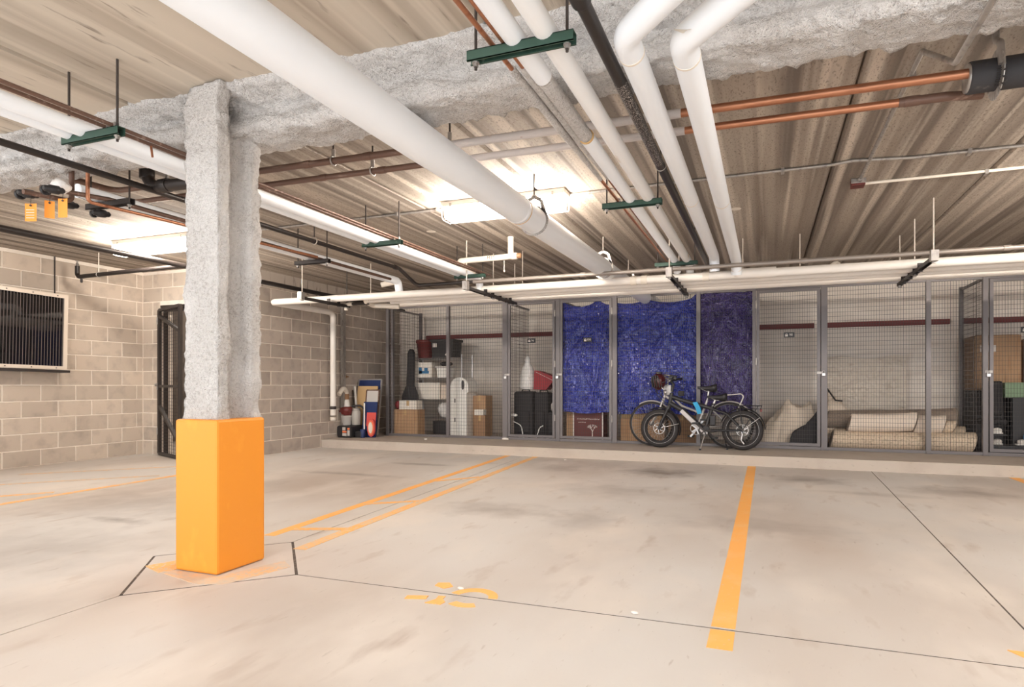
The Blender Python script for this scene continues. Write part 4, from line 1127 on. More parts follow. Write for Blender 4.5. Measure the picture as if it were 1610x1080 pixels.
# tall white box with a rounded top
t = thing('white_foam_box', 'tall white box with a rounded cut-out top beside the brown cartons', 'box', (-5.0, 9.2, Z0))
poly = [(-5.19, Z0), (-4.83, Z0), (-4.83, .87), (-4.80, .90), (-4.80, 1.03)]
poly += [(-4.97 + .17 * math.cos(math.radians(d)), 1.0 + .15 * math.sin(math.radians(d))) for d in range(10, 175, 15)]
poly += [(-5.17, .92), (-5.19, .88)]
MB().prism_xz(poly, 9.05, 9.40).build('body', 'white', t)
MB().prism_xz([(-4.90 + .028 * math.cos(math.radians(d)), 1.02 + .085 * math.sin(math.radians(d))) for d in range(0, 360, 30)], 9.046, 9.06).build('cut_out', 'black', t)
for z in (.42, .75): MB().box(-5.065, -5.045, 9.046, 9.051, z - .035, z + .035).build('slot', 'black', t)
carton('brown_carton', 'tall narrow brown carton beside the tall white box', -4.83, -4.58, 9.28, 9.55, Z0, .83)
carton('brown_carton', 'short brown carton in front of the tall narrow one', -4.68, -4.48, 9.05, 9.26, Z0, .50, 'carton_dark')
MB_l = carton('white_packet', 'white packet resting on the short brown carton', -4.69, -4.52, 9.06, 9.18, .506, .60, 'paper_white', False, 'packet')
# guitar bag leaning on the side partition
t = thing('guitar_bag', 'black guitar bag leaning upright against the side partition', 'bag', (-6.17, 9.35, Z0))
gb = [(.0, 0), (.12, .005), (.19, .06), (.21, .2), (.185, .36), (.17, .46), (.185, .58), (.18, .70), (.13, .80), (.085, .88), (.08, 1.35), (.075, 1.46), (.04, 1.52), (0, 1.53)]
g = MB(); n = len(gb)
sec = []
for r, z in gb: sec.append((max(r, .01), z))
seg = 20; vs = []
for r, z in sec:
    for k in range(seg):
        w = 2 * PI * k / seg
        vs.append((-6.07 + .03 * z + r * .95 * math.cos(w), 9.20 + .05 * math.sin(w), Z0 + z + .004))
g.add(vs, [(i * seg + k, i * seg + (k + 1) % seg, (i + 1) * seg + (k + 1) % seg, (i + 1) * seg + k) for i in range(n - 1) for k in range(seg)], 0, True)
go = g.build('body', 'black_fabric', t)
MB().tube(fillet([(-6.12, 9.148, .55), (-6.02, 9.14, .75), (-6.05, 9.15, 1.0)], .08), .012, 8).build('strap', 'black', t)
# luggage
def suitcase(x0, x1, y0, y1, z0, z1, label, handle=True):
    t = thing('suitcase', label, 'suitcase', ((x0 + x1) / 2, (y0 + y1) / 2, z0), 'black luggage behind the first cage door')
    MB().cbox(x0, x1, y0, y1, z0 + .03, z1, .035).build('shell', 'black_fabric', t)
    MB().cbox(x0 + .05, x1 - .05, y0 - .03, y0 + .01, z0 + .10, z0 + (z1 - z0) * .6, .02).build('pocket', 'black_fabric', t)
    z = MB(); z.bar((x0 + .04, y0 - .001, z1 - .06), (x1 - .04, y0 - .001, z1 - .06), .006, .004)
    z.build('zip', 'dark_strut', t)
    if handle: MB().tube(fillet([((x0 + x1) / 2 - .07, (y0 + y1) / 2, z1 - .005), ((x0 + x1) / 2 - .06, (y0 + y1) / 2, z1 + .035), ((x0 + x1) / 2 + .06, (y0 + y1) / 2, z1 + .035), ((x0 + x1) / 2 + .07, (y0 + y1) / 2, z1 - .005)], .02), .010, 8).build('handle', 'black', t)
    for x in (x0 + .06, x1 - .06): MB().lathe([(.028, -.012), (.028, .012)], (x, y0 + .03, z0 + .028), (1, 0, 0), 12).build('wheel', 'black', t)
suitcase(-3.955, -3.62, 9.05, 9.32, Z0, .91, 'wide black suitcase standing by the lock of the first cage door')
suitcase(-3.60, -3.36, 9.08, 9.36, Z0, .90, 'narrow black suitcase under the red tote')
suitcase(-3.35, -3.17, 9.02, 9.24, Z0, .58, 'low black bag at the hinge of the first cage door', False)
tag(MB().ball((-3.24, 9.13, .66), .08, .08, .10, fn=lambda d: 1 + .25 * noise.noise(d * 4)).build('gray_cloth', 'grayboard'), 'gray cloth bundled on the low black bag', 'cloth')
def redt(u, v):
    return None
t = thing('red_tote', 'red fabric tote lying tilted on top of the black luggage', 'bag', (-3.44, 9.22, .93))
MB().prism_xz([(-3.62, .945), (-3.40, .94), (-3.255, 1.10), (-3.25, 1.15), (-3.53, 1.25), (-3.60, 1.26)], 9.10, 9.34).build('body', 'crimson', t)
MB().bar((-3.58, 9.096, 1.235), (-3.27, 9.096, 1.09), .008, .004).build('piping', 'chalk', t)
tag(MB().lathe([(.115, 0), (.145, .05), (.13, .22), (.10, .34), (.045, .46), (.055, .50), (.02, .56)], (-3.77, 9.22, .945), seg=22).build('plastic_bag', 'bag_white'), 'tied white plastic bag standing on the wide suitcase', 'bag')
for i, (p, q) in enumerate((((-3.93, 8.98, .42), (-3.74, 8.97, .18)), ((-3.40, 8.97, .36), (-3.52, 8.96, .18)))):
    tag(MB().tube(fillet([p, ((p[0] + q[0]) / 2 + (.05 if i == 0 else .0), 8.97, (p[2] + q[2]) / 2 + .06), (q[0], q[1], Z0 + .012)], .1), .008, 8).build('power_cable', 'white'), ['white cable looped at the lock side of the first cage door', 'white cable poking up at the hinge side of the first cage door'][i], 'cord')
tag(MB().ball((-3.915, 8.99, .52), .055, .03, .025, fn=lambda d: 1 + .3 * noise.noise(d * 4)).build('white_cloth', 'bag_white'), 'scrap of white cloth caught against the first cage door', 'cloth')
# below the blue tarps
t = thing('printed_carton', 'maroon box with a white winter tree print under the narrow blue tarp', 'box', (-2.66, 9.15, Z0))
MB().cbox(-2.905, -2.41, 9.02, 9.30, Z0, .66, .004).build('body', 'poster', t)
for x in (-2.905, -2.425): MB().box(x, x + .015, 9.014, 9.020, Z0 + .01, .655).build('edge_strip', 'chalk', t)
pm = MB(); rnd = random.Random(5)
for row, (z, x0, x1, h) in enumerate(((.47, -2.835, -2.47, .022), (.42, -2.815, -2.70, .016))):
    x = x0
    while x < x1:
        w = rnd.uniform(.010, .022)
        pm.bar((x, 9.017, z + rnd.uniform(-.003, .003)), (x + w * .5, 9.017, z + h * rnd.uniform(.3, 1)), .006, .002, up=(0, 1, 0))
        pm.bar((x + w * .4, 9.017, z + h * .5), (x + w, 9.017, z + rnd.uniform(0, h)), .005, .002, up=(0, 1, 0))
        x += w + .005
stuff(pm.build('print_lines', 'chalk', t))
tr = MB()
def branch(p, a, l, w, d):
    q = (p[0] + l * math.cos(a), p[1] + l * math.sin(a))
    tr.bar((p[0], 9.0175, p[1]), (q[0], 9.0175, q[1]), w, .002, up=(0, 1, 0))
    if d:
        for k in (-.6, .1, .65): branch(q, a + k + rnd.uniform(-.2, .2), l * .66, w * .65, d - 1)
branch((-2.585, .20), PI / 2, .085, .012, 3)
stuff(tr.build('tree_print', 'chalk', t))
MB().box(-2.55, -2.42, 9.0165, 9.0195, .165, .195).build('caption_strip', 'chalk', t)
carton('brown_carton', 'brown carton edge left of the maroon box under the tarp', -3.03, -2.915, 9.05, 9.3, Z0, .64)
carton('brown_carton', 'wide brown carton low behind the bicycle wheels under the wide tarp', -2.13, -1.45, 9.02, 9.4, Z0, .50)
carton('brown_carton', 'pale brown carton stacked on the one behind the bicycle wheels', -2.12, -1.5, 9.06, 9.4, .506, .70, 'tan')
carton('brown_carton', 'dark brown carton behind the bicycle frames under the wide tarp', -1.40, -.98, 9.05, 9.4, Z0, .58, 'carton_dark')
# dust sheet heap
def heap(x0, x1, y0, y1, h, seed, name, label, m, cat, prof):
    def fn(u, v):
        x = x0 + (x1 - x0) * u; y = y0 + (y1 - y0) * v
        e = min(1, min(u, 1 - u) * 9, min(v, 1 - v) * 4 + .02)
        z = prof(u) * (math.sin(PI * min(1, .12 + v * .9)) ** .55) * e ** .5
        z *= 1 + .22 * noise.noise(Vector((x * 4, y * 4, seed))) + .12 * noise.noise(Vector((x * 11, y * 9, seed + 3)))
        z -= h * .10 * math.exp(-abs(noise.noise(Vector((x * 2.6 + y * 2, y * 2.6 - x, seed + 6)))) * 14)
        return (x, y + .03 * noise.noise(Vector((x * 5, z * 5, seed))), Z0 + max(0.002, z))
    o = MB().grid(fn, 60, 40).build(name, m); return tag(o, label, cat)
heap(-.12, .70, 9.07, 9.75, .6, 2.2, 'dust_sheet', 'beige dust sheet thrown over a heap behind the third cage door', 'cloth', 'cloth', lambda u: .18 + .48 * min(1, u * 1.9) - .10 * max(0, u - .6))
heap(.80, 1.30, 9.30, 9.85, .7, 5.2, 'dust_sheet', 'pale dust sheet bunched over the rugs by the door lock post', 'cloth', 'cloth', lambda u: .88 - .40 * u)
heap(.30, .72, 8.90, 9.06, .45, 8.4, 'black_bag', 'soft black bag slumped before the beige dust sheet', 'black_fabric', 'bag', lambda u: .22 + .32 * u)
tag(MB().tube([(.775, 9.02, 1.0), (.93, 9.3, .80), (1.02, 9.35, .79)], .012, 8).build('umbrella_stick', 'black'), 'thin black stick leaning over the pale dust sheet', 'stick')
def film(u, v):
    x, z = .84 + 1.10 * u, LEDGE + .022 + 1.28 * v
    return (x, 9.93 + .025 * noise.noise(Vector((x * 6, 1, z * 5))) + .014 * noise.noise(Vector((x * 17, 3, z * 15))) - .03 * math.exp(-20 * abs(noise.noise(Vector((x * 3 + z, 7, z * 3 - x))))), z + .02 * math.sin(u * 9))
tag(MB().grid(film, 80, 60).build('plastic_sheet', 'film', loc=(1.4, 9.93, LEDGE)), 'crinkled clear plastic sheet standing against the back wall above the rugs', 'sheet')
# rolled rugs
def rug(x0, x1, y, z, ry, rz, label, m, tilt=0, turns=5, sag=.01):
    t = thing('rolled_rug', label, 'rug', ((x0 + x1) / 2, y, z - rz), 'rolled rugs stacked on the cage floor')
    seg, n = 26, 16; vs = []
    for i in range(n + 1):
        u = i / n; x = x0 + (x1 - x0) * u
        for k in range(seg):
            w = 2 * PI * k / seg
            d = 1 + .03 * noise.noise(Vector((x * 3, math.cos(w) * 1.5, math.sin(w) * 1.5)))
            vs.append((x + .03 * math.sin(w) * (1 if 0 < i < n else 1), y + ry * math.cos(w) * d, z + rz * math.sin(w) * d + tilt * (u - .5) - sag * math.sin(PI * u)))
    b = MB(); b.add(vs, [(i * seg + k, i * seg + (k + 1) % seg, (i + 1) * seg + (k + 1) % seg, (i + 1) * seg + k) for i in range(n) for k in range(seg)], 0, True)
    b.add(vs[:seg], [tuple(range(seg))], 0); b.add(vs[-seg:], [tuple(range(seg))[::-1]], 0)
    b.build('roll', m, t)
    for x, dz in ((x0 - .004, -tilt / 2), (x1 + .004, tilt / 2)):
        sp_ = MB(); pts = []
        for k in range(turns * 14):
            a = 2 * PI * k / 14; f = .1 + .86 * k / (turns * 14)
            pts.append((x + .03 * math.sin(a) * f, y + ry * f * math.cos(a), z + dz + rz * f * math.sin(a)))
        sp_.tube(pts, .006, 5).build('rolled_edge', 'rug_gray', t)
rug(.86, 2.535, 9.12, Z0 + .135, .16, .133, 'long beige rug roll lying along the bottom front of the cage', 'rug')
rug(.82, 2.40, 9.40, .545, .15, .135, 'gray brown rug roll lying behind the cream rolls', 'rug_gray', .05)
rug(1.08, 1.86, 9.06, .515, .10, .125, 'short cream rug roll with an open end, on top of the long beige roll', 'rug_white', .03, 3)
rug(1.88, 2.20, 9.10, .50, .09, .12, 'short cream rug roll right of the middle post', 'rug_white', 0, 3)
rug(2.215, 2.33, 9.13, .47, .07, .08, 'stub of a thin cream roll poking out at the rug ends', 'rug', 0, 3)
rug(.82, 1.9, 9.42, .32, .12, .10, 'beige rug roll squeezed under the gray brown one', 'rug', 0, 3)
rug(1.95, 2.50, 9.42, .34, .12, .12, 'second beige roll end under the gray brown rug by the partition', 'rug', 0, 3)
# last cage
tb = thing('tall_carton', 'tall brown wardrobe carton with a white label in the last cage', 'box', (2.90, 9.6, 1.0))
MB().cbox(2.64, 3.16, 9.40, 9.85, .95, 1.68, .005).build('body', 'carton', tb)
MB().box(2.70, 2.88, 9.394, 9.40, 1.46, 1.55).build('label', 'chalk', tb, label='white shipping label')
fmb = MB(); fmb.bar((2.66, 9.42, 1.69), (3.14, 9.80, 1.70), .02, .004); fmb.box(2.66, 3.14, 9.42, 9.62, 1.681, 1.686)
fmb.build('flap', 'carton_dark', tb)
carton('tall_carton', 'second brown carton at the frame edge in the last cage', 3.22, 3.7, 9.42, 9.85, .95, 1.62, 'carton')
carton('black_cabinet', 'black cabinet carrying the cartons in the last cage', 2.64, 3.75, 9.35, 9.9, Z0, .94, 'black', False, 'cabinet')
carton('green_bin', 'pale green storage bin on the dark shelf in the last cage', 2.88, 3.16, 9.08, 9.30, .86, 1.05, 'greenbin', False, 'bin')
t = thing('office_chair', 'black office chair back facing the last cage door', 'chair', (2.80, 9.15, Z0))
MB().cbox(2.66, 2.87, 9.10, 9.16, .62, 1.07, .03).build('backrest', 'black_fabric', t)
MB().cbox(2.64, 2.92, 9.10, 9.34, .50, .58, .03).build('seat', 'black_fabric', t)
MB().tube([(2.78, 9.22, .50), (2.78, 9.22, .22)], .022, 10).build('gas_stem', 'alu', t)
bs = MB()
for k in range(5):
    a = 2 * PI * k / 5; bs.bar((2.78, 9.22, .22), (2.78 + .16 * math.cos(a), 9.22 + .16 * math.sin(a), .16), .03, .02)
bs.build('base', 'black', t)
carton('dark_crate', 'black crate under the pale green bin in the last cage', 2.95, 3.4, 9.05, 9.33, Z0, .855, 'black', False, 'crate')
for i, (x, z, m, l_) in enumerate(((2.76, .30, 'grayboard', 'striped gray sneaker behind the last cage door, lower'), (2.76, .44, 'white', 'striped white sneaker behind the last cage door, upper'), (3.02, .30, 'grayboard', 'gray sneaker under the blue light in the last cage'))):
    t = thing('sneaker', l_, 'shoe', (x, 8.99, z - .03), 'sneakers in the last cage')
    MB().ball((x, 8.99, z), .055, .035, .035, fn=lambda d: 1 + .15 * d.x).build('upper', m, t)
    MB().cbox(x - .06, x + .06, 8.955, 9.025, z - .04, z - .022, .006).build('sole', 'white', t)
    for k in range(4): MB().bar((x - .03 + .018 * k, 8.958, z - .015), (x - .022 + .018 * k, 8.96, z + .025), .006, .004).build('stripe', 'chalk', t)
t = carton('shoe_crate', 'low black crate holding the sneakers behind the last cage door', 2.66, 3.12, 8.94, 9.04, Z0, .255, 'black', False, 'crate')
carton('shoe_crate', 'second thin black tray under the upper sneaker', 2.68, 2.86, 8.945, 9.03, .376, .396, 'black', False, 'tray')
tag(MB().ball((3.06, 8.99, .365), .02, .015, .035).build('blue_bottle', 'blue_print'), 'small pale blue bottle inside the last cage', 'bottle')

# ------------------------------------------------------------------ corner by the block wall
XL = XB
t = tag(MB().box(-6.80, -6.74, 8.25, 8.31, LEDGE, ZT).build('strut_post', 'galv'), 'galvanised strut post standing against the block wall', 'post')
tag(MB().tube([(-6.80, 8.12, .62), (-6.80, 8.12, 1.30)], .009, 8).build('conduit', 'galv'), 'short thin conduit on the block wall beside the downpipe', 'conduit')
tag(MB().lathe([(.006, -.06), (.03, -.055), (.03, -.02), (.012, -.015), (.012, .05)], (-6.77, 8.36, 1.16), (0, 1, 0), 10).build('hose_valve', 'brownpipe'), 'small brass hose valve on the strut post', 'valve')
t = thing('utility_pump', 'black tub shaped machine base with orange and gray labels in the wall corner', 'machine', (-6.72, 8.35, LEDGE))
tub = MB().cbox(-6.825, -6.54, 8.18, 8.52, LEDGE + .004, .335, .03).build('tub', 'black', t)
for i, (x0, x1, z0, z1, m) in enumerate(((-6.70, -6.62, .165, .21, 'grayboard'), (-6.70, -6.62, .22, .25, 'orange_label'), (-6.70, -6.64, .26, .31, 'grayboard'), (-6.60, -6.555, .17, .26, 'grayboard'), (-6.60, -6.555, .27, .30, 'orange_label'))):
    MB().box(x0, x1, 8.174, 8.18, z0, z1).build('label', m, t)
MB().cbox(-6.54, -6.40, 8.28, 8.46, LEDGE + .004, .24, .02).build('side_pod', 'black', t)
pb_ = thing('paint_pail', 'small gray pail standing on the black tub', 'pail', (-6.745, 8.33, .337))
MB().lathe([(.075, 0), (.08, .01), (.088, .13), (.092, .135), (.092, .15)], (-6.745, 8.33, .337), seg=20).build('pail', 'grayboard', pb_)
MB().lathe([(.094, .148), (.094, .16), (.05, .162)], (-6.745, 8.33, .337), seg=20).build('lid', 'grayboard', pb_)
t = thing('maroon_pot', 'maroon pot upside down on the gray pail', 'pot', (-6.745, 8.33, .50))
MB().lathe([(.06, 0), (.085, .02), (.10, .06), (.105, .10), (.10, .13), (.07, .15)], (-6.745, 8.33, .50), seg=18).build('bowl', 'maroon', t)
MB().cbox(-6.87 + .04, -6.64, 8.24, 8.30, .56, .585, .008).build('handle_bar', 'maroon', t)
tag(MB().lathe([(.062, 0), (.058, .02), (.048, .11), (.044, .115)], (-6.745, 8.33, .652), seg=18).build('white_cup', 'white'), 'white cup turned over on the maroon pot', 'cup')
ep = tag(MB().tube(fillet([(-6.71, 8.10, .86), (-6.715, 8.22, .98), (-6.74, 8.33, .90), (-6.745, 8.33, .772)], .09), .038, 14).build('drain_fitting', 'white_pvc', loc=(-6.745, 8.33, .77)), 'curved cream drain fitting above the white cup beside the downpipe', 'pipe fitting')
MB().lathe([(.042, 0), (.045, .01), (.045, .085), (.042, .095)], (-6.745, 8.33, .775), seg=16).build('brown_collar', 'brownpipe', ep)
t = thing('glass_jar', 'large dusty jar on the black tub next to the pail', 'jar', (-6.60, 8.40, .337))
MB().lathe([(.065, 0), (.072, .02), (.076, .20), (.07, .24), (.06, .25)], (-6.605, 8.41, .337), seg=20).build('glass', 'glass_jar', t)
MB().lathe([(.066, .25), (.068, .255), (.068, .285), (.04, .29)], (-6.605, 8.41, .337), seg=20).build('lid', 'galv', t)
tag(MB().tube(fillet([(-6.66, 8.36, .66), (-6.55, 8.44, .67), (-6.46, 8.50, .58), (-6.45, 8.52, .30)], .05), .018, 8).build('black_hose', 'black'), 'black hose bent over the jar behind the tub', 'hose')
def board(name, label, x0, x1, zb_, zt, y0, lean, m, th=.02, fr=None, cat='board'):
    t = thing(name, label, cat, ((x0 + x1) / 2, y0, zb_), 'boards leaning by the cage corner')
    y1 = y0 + lean
    def P(x, z, d): return (x, y0 + (y1 - y0) * (z - zb_) / (zt - zb_) + d, z)
    def slab(a, b, c, d, d0, d1): return MB().add([P(a, c, d0), P(b, c, d0), P(a, d, d0), P(b, d, d0), P(a, c, d1), P(b, c, d1), P(a, d, d1), P(b, d, d1)],
                                                  [(0, 1, 3, 2), (4, 6, 7, 5), (0, 4, 5, 1), (2, 3, 7, 6), (0, 2, 6, 4), (1, 5, 7, 3)])
    slab(x0, x1, zb_, zt, 0, th).build('face', m, t)
    if fr:
        for a, b, c, d in ((x0 - .012, x0 + .01, zb_, zt), (x1 - .01, x1 + .012, zb_, zt), (x0, x1, zt - .012, zt + .012)):
            slab(a, b, c, d, -.006, th + .004).build('frame', fr, t)
    return t, slab
_, sl = board('framed_board', 'tall navy board in a silver frame, rearmost of the leaning boards', -6.80, -6.33, LEDGE + .002, 1.115, 8.60, .14, 'navy', .02, 'alu')
board('tan_board', 'tan particle board leaning in front of the navy one', -6.74, -6.33, LEDGE + .002, 1.0, 8.53, .10, 'tan', .018)
tag(MB().bar((-6.62, 8.50, LEDGE + .004), (-6.76, 8.57, .995), .03, .02).build('white_strip', 'white'), 'white strip of trim leaning on the tan board', 'strip')
tag(MB().bar((-6.66, 8.48, LEDGE + .004), (-6.79, 8.55, .93), .014, .014).build('dark_strip', 'dark_strut'), 'thin dark strip leaning at the edge of the boards', 'strip')
board('framed_board', 'small gray board in a cork and wire frame, in front of the tan one', -6.50, -6.25, .42, .93, 8.50, .06, 'grayboard', .015, 'brown_copper')
nb, sl2 = board('navy_board', 'low navy board with a red corner at the cage post', -6.50, -6.23, LEDGE + .002, .73, 8.42, .06, 'navy', .02)
sl2(-6.42, -6.235, .32, .55, -.004, 0).build('red_panel', 'red_sign', nb, label='flat red panel')
tag(MB().bar((-6.42, 8.385, LEDGE + .004), (-6.46, 8.44, .71), .022, .012).build('white_strip', 'white'), 'narrow white strip leaning on the low navy board', 'strip')
t = thing('cord_reel', 'round orange and cream reel propped against the low navy board', 'reel', (-6.27, 8.36, LEDGE))
def oval(rx, rz, d0, d1, m, nm, lab=None):
    poly = [(-6.27 + rx * math.cos(2 * PI * k / 24), .30 + rz * math.sin(2 * PI * k / 24)) for k in range(24)]
    MB().prism_xz(poly, 8.37 + d0, 8.37 + d1).build(nm, m, t, label=lab)
oval(.075, .155, -.01, .02, 'red_sign', 'rim'); oval(.055, .125, -.016, -.01, 'orange_label', 'band'); oval(.040, .095, -.022, -.016, 'rug_white', 'hub')
tag(MB().lathe([(.04, 0), (.045, .01), (.045, .13), (.04, .14)], (-6.41, 8.33, LEDGE + .002), seg=16).build('navy_can', 'navy'), 'small navy can in front of the low navy board', 'can')
for i, (x, y, l_) in enumerate(((-5.2, 8.35, 'scrap of white paper on the floor ledge under the shelf rack'), (-3.99, 8.80, 'crumpled white scrap at the foot of the luggage cage post'))):
    tag(MB().ball((x, y, LEDGE + .012), .03 + .03 * i, .02, .012 + .01 * i, fn=lambda d: 1 + .4 * noise.noise(d * 3)).build('paper_scrap', 'chalk'), l_, 'scrap')
for i, (x, y) in enumerate(((-1.43, 2.62), (-.55, 2.60), (-2.56, 7.6))):
    tag(MB().ball((x, y, .006), .018, .012, .006, 8, 5, fn=lambda d: 1 + .4 * noise.noise(d * 3)).build('paper_scrap', 'chalk'), ['white chip on the floor joint beside the stall number', 'white chip farther along the floor joint', 'tiny white scrap on the floor at the ledge'][i], 'scrap')

# ------------------------------------------------------------------ left wall: ribbed dark panel, mesh gate
def PN(y, z):  # the panel hangs a touch crooked
    a = math.radians(-1.1); yc, zc = 4.4, 1.7
    return (yc + (y - yc) * math.cos(a) - (z - zc) * math.sin(a), zc + (y - yc) * math.sin(a) + (z - zc) * math.cos(a))
t = thing('wall_panel', 'wide glossy black ribbed panel in a cream metal frame on the block wall', 'panel', (-8.6, 4.4, 1.2), None)
def pbox(mb, y0, y1, z0, z1, x0, x1):
    c = [PN(y, z) for y, z in ((y0, z0), (y1, z0), (y1, z1), (y0, z1))]
    vs = [(x0, y, z) for y, z in c] + [(x1, y, z) for y, z in c]
    return mb.add(vs, [(0, 3, 2, 1), (4, 5, 6, 7), (0, 1, 5, 4), (1, 2, 6, 5), (2, 3, 7, 6), (3, 0, 4, 7)])
P0, P1, PZ0, PZ1, PX = 3.2, 5.10, 1.225, 2.19, -8.50
pbox(MB(), P0 + .02, P1 - .02, PZ0 + .02, PZ1 - .02, XA + .002, PX - .02).build('back_box', 'black', t)
pbox(MB(), P0 + .04, P1 - .04, PZ0 + .04, PZ1 - .04, PX - .02, PX - .012).build('sheet', 'glossy_black', t)
rb = MB()
k = P0 + .06
while k < P1 - .05:
    pbox(rb, k, k + .006, PZ0 + .04, PZ1 - .04, PX - .012, PX - .007); k += .033
stuff(rb.build('rib', 'rib', t))
for nm, a in (('frame_top', (P0, P1, PZ1 - .045, PZ1)), ('frame_bottom', (P0, P1, PZ0, PZ0 + .045)), ('frame_side', (P1 - .045, P1, PZ0 + .045, PZ1 - .045)), ('frame_side', (P0, P0 + .045, PZ0 + .045, PZ1 - .045))):
    pbox(MB(), *a, PX - .02, PX).build(nm, 'frame_light', t)
pbox(MB(), P0, P1 + .02, PZ0 - .035, PZ0 - .005, XA + .01, PX + .03).build('drip_ledge', 'dark_strut', t)
sc = MB()
for z in (PZ0 + .022, PZ1 - .022):
    for k in range(7): pbox(sc, P0 + .15 + .27 * k, P0 + .162 + .27 * k, z - .006, z + .006, PX, PX + .003)
sc.build('screws', 'dark_strut', t)
tag(MB().tube([(XA + .012, 5.05, 2.2), (XA + .012, 5.05, ZC)], .007, 8).build('conduit', 'dark_strut'), 'thin conduit dropping down the left wall to the ribbed panel', 'conduit')

t = thing('mesh_gate', 'black wire mesh gate standing ajar in the doorway beside the column', 'gate', (DX0 + .03, YD - .04, .02))
def gate_pt(u, z, d=0):
    a = math.radians(-21)
    return (DX0 + .05 + u * math.cos(a) - d * math.sin(a), YD - .04 + u * math.sin(a) + d * math.cos(a), z)
gw, gz0, gz1 = .86, .03, 2.10
for nm, p, q in (('stile', (0, gz0), (0, gz1)), ('stile', (gw, gz0), (gw, gz1)), ('rail', (0, gz0), (gw, gz0)), ('rail', (0, gz1), (gw, gz1)), ('rail', (0, 1.0), (gw, 1.0)), ('brace', (0, .72), (gw, .2)), ('brace', (0, 2.02), (gw, 1.75))):
    MB().bar(gate_pt(*p), gate_pt(*q), .04, .04).build(nm, 'dark_strut', t)
wm_ = MB()
for k in range(1, 10): wm_.bar(gate_pt(gw * k / 10, gz0), gate_pt(gw * k / 10, gz1), .003)
for k in range(1, 44): wm_.bar(gate_pt(0, gz0 + (gz1 - gz0) * k / 44, .004), gate_pt(gw, gz0 + (gz1 - gz0) * k / 44, .004), .003)
stuff(wm_.build('wire_mesh', 'wire', t))
for z in (.35, 1.0, 1.95): MB().lathe([(.014, -.05), (.014, .05)], gate_pt(-.02, z, -.02), seg=10).build('hinge', 'galv', t)
MB().tube([gate_pt(.0, 1.02, -.03), gate_pt(.0, 1.02, -.06)], .02, 8).build('latch', 'galv', t)
tf = struct(MB().box(DX0 + .001, DX0 + .045, YD + .06, YD + .10, .001, DZ - .04).box(DX0 + .045, DX1 - .001, YD + .06, YD + .10, DZ - .085, DZ - .04).build('door_frame', 'dark_strut'))
strip_light(-9.4, -8.3, 7.1, 'unseen strip light added to brighten the dark room behind the mesh gate', 0, 'lens_fill')  # lamp out of view, added to lighten the alcove
t = thing('alcove_shelf', 'pale shelving in the dark room behind the mesh gate', 'shelf', (-7.6, 7.5, .02))
for z in (.5, 1.0, 1.35, 1.75): MB().box(-7.95, -7.1, 7.3, 7.7, z, z + .03).build('shelf', 'white', t)
for x in (-7.95, -7.12): MB().box(x, x + .03, 7.3, 7.33, 0, 2.0).build('leg', 'white', t)

# ------------------------------------------------------------------ bicycles
def bez(pts, n=8):
    return fillet(pts, .05, n)
class Bike:
    def __init__(s, root, y, lean=0.0):
        s.t, s.y, s.lean = root, y, lean
    def P(s, x, z, d=0):   # d: sideways, negative = towards the room
        return (x, s.y + d + (z - LEDGE) * s.lean, z)
    def tb(s, name, pts, r, m, R=None, parent=None, seg=10, label=None):
        q = [s.P(*p) for p in pts]
        if R: q = fillet(q, R, 6)
        return MB().tube(q, r, seg).build(name, m, parent or s.t, label=label)
def wheel(bk, cx_, cz, r_out, tyre_r, rim_m, spokes=24, rotor=True, side=-1):
    c = Vector(bk.P(cx_, cz))
    R_ = r_out - tyre_r
    ring = lambda R, d=0: [bk.P(cx_ + R * math.cos(2 * PI * k / 44), cz + R * math.sin(2 * PI * k / 44), d) for k in range(44)]
    w = MB().tube(ring(R_), tyre_r, 12, closed=True).build('tyre', 'tyre', bk.t)
    MB().tube(ring(R_ - tyre_r * .78), tyre_r * .42, 8, closed=True).build('rim', rim_m, w)
    if tyre_r > .03:
        MB().tube(ring(R_ - tyre_r * .35, -tyre_r * .97), .0022, 5, closed=True).build('sidewall_line', 'alu', w)
    sp_ = MB()
    for k in range(spokes):
        a = 2 * PI * k / spokes; b = a + (.35 if k % 2 else -.35); d = .03 if k % 4 < 2 else -.03
        sp_.tube([bk.P(cx_ + .025 * math.cos(b), cz + .025 * math.sin(b), d), bk.P(cx_ + (R_ - tyre_r * .9) * math.cos(a), cz + (R_ - tyre_r * .9) * math.sin(a))], .0013, 4, cap=False)
    sp_.build('spokes', 'alu', w)
    MB().lathe([(.012, -.06), (.03, -.045), (.03, -.03), (.018, -.025), (.018, .025), (.03, .03), (.03, .045), (.012, .06)], c, (0, 1, 0), 14).build('hub', 'black' if tyre_r > .03 else 'alu', w)
    if rotor:
        rt = MB()
        rt.tube([bk.P(cx_ + .078 * math.cos(2 * PI * k / 30), cz + .078 * math.sin(2 * PI * k / 30), -.052) for k in range(30)], .007, 5, closed=True)
        for k in range(6):
            a = 2 * PI * k / 6
            rt.bar(bk.P(cx_ + .02 * math.cos(a), cz + .02 * math.sin(a), -.052), bk.P(cx_ + .076 * math.cos(a + .5), cz + .076 * math.sin(a + .5), -.052), .008, .003, up=(0, 1, 0))
        rt.build('brake_rotor', 'alu', w)
    return w
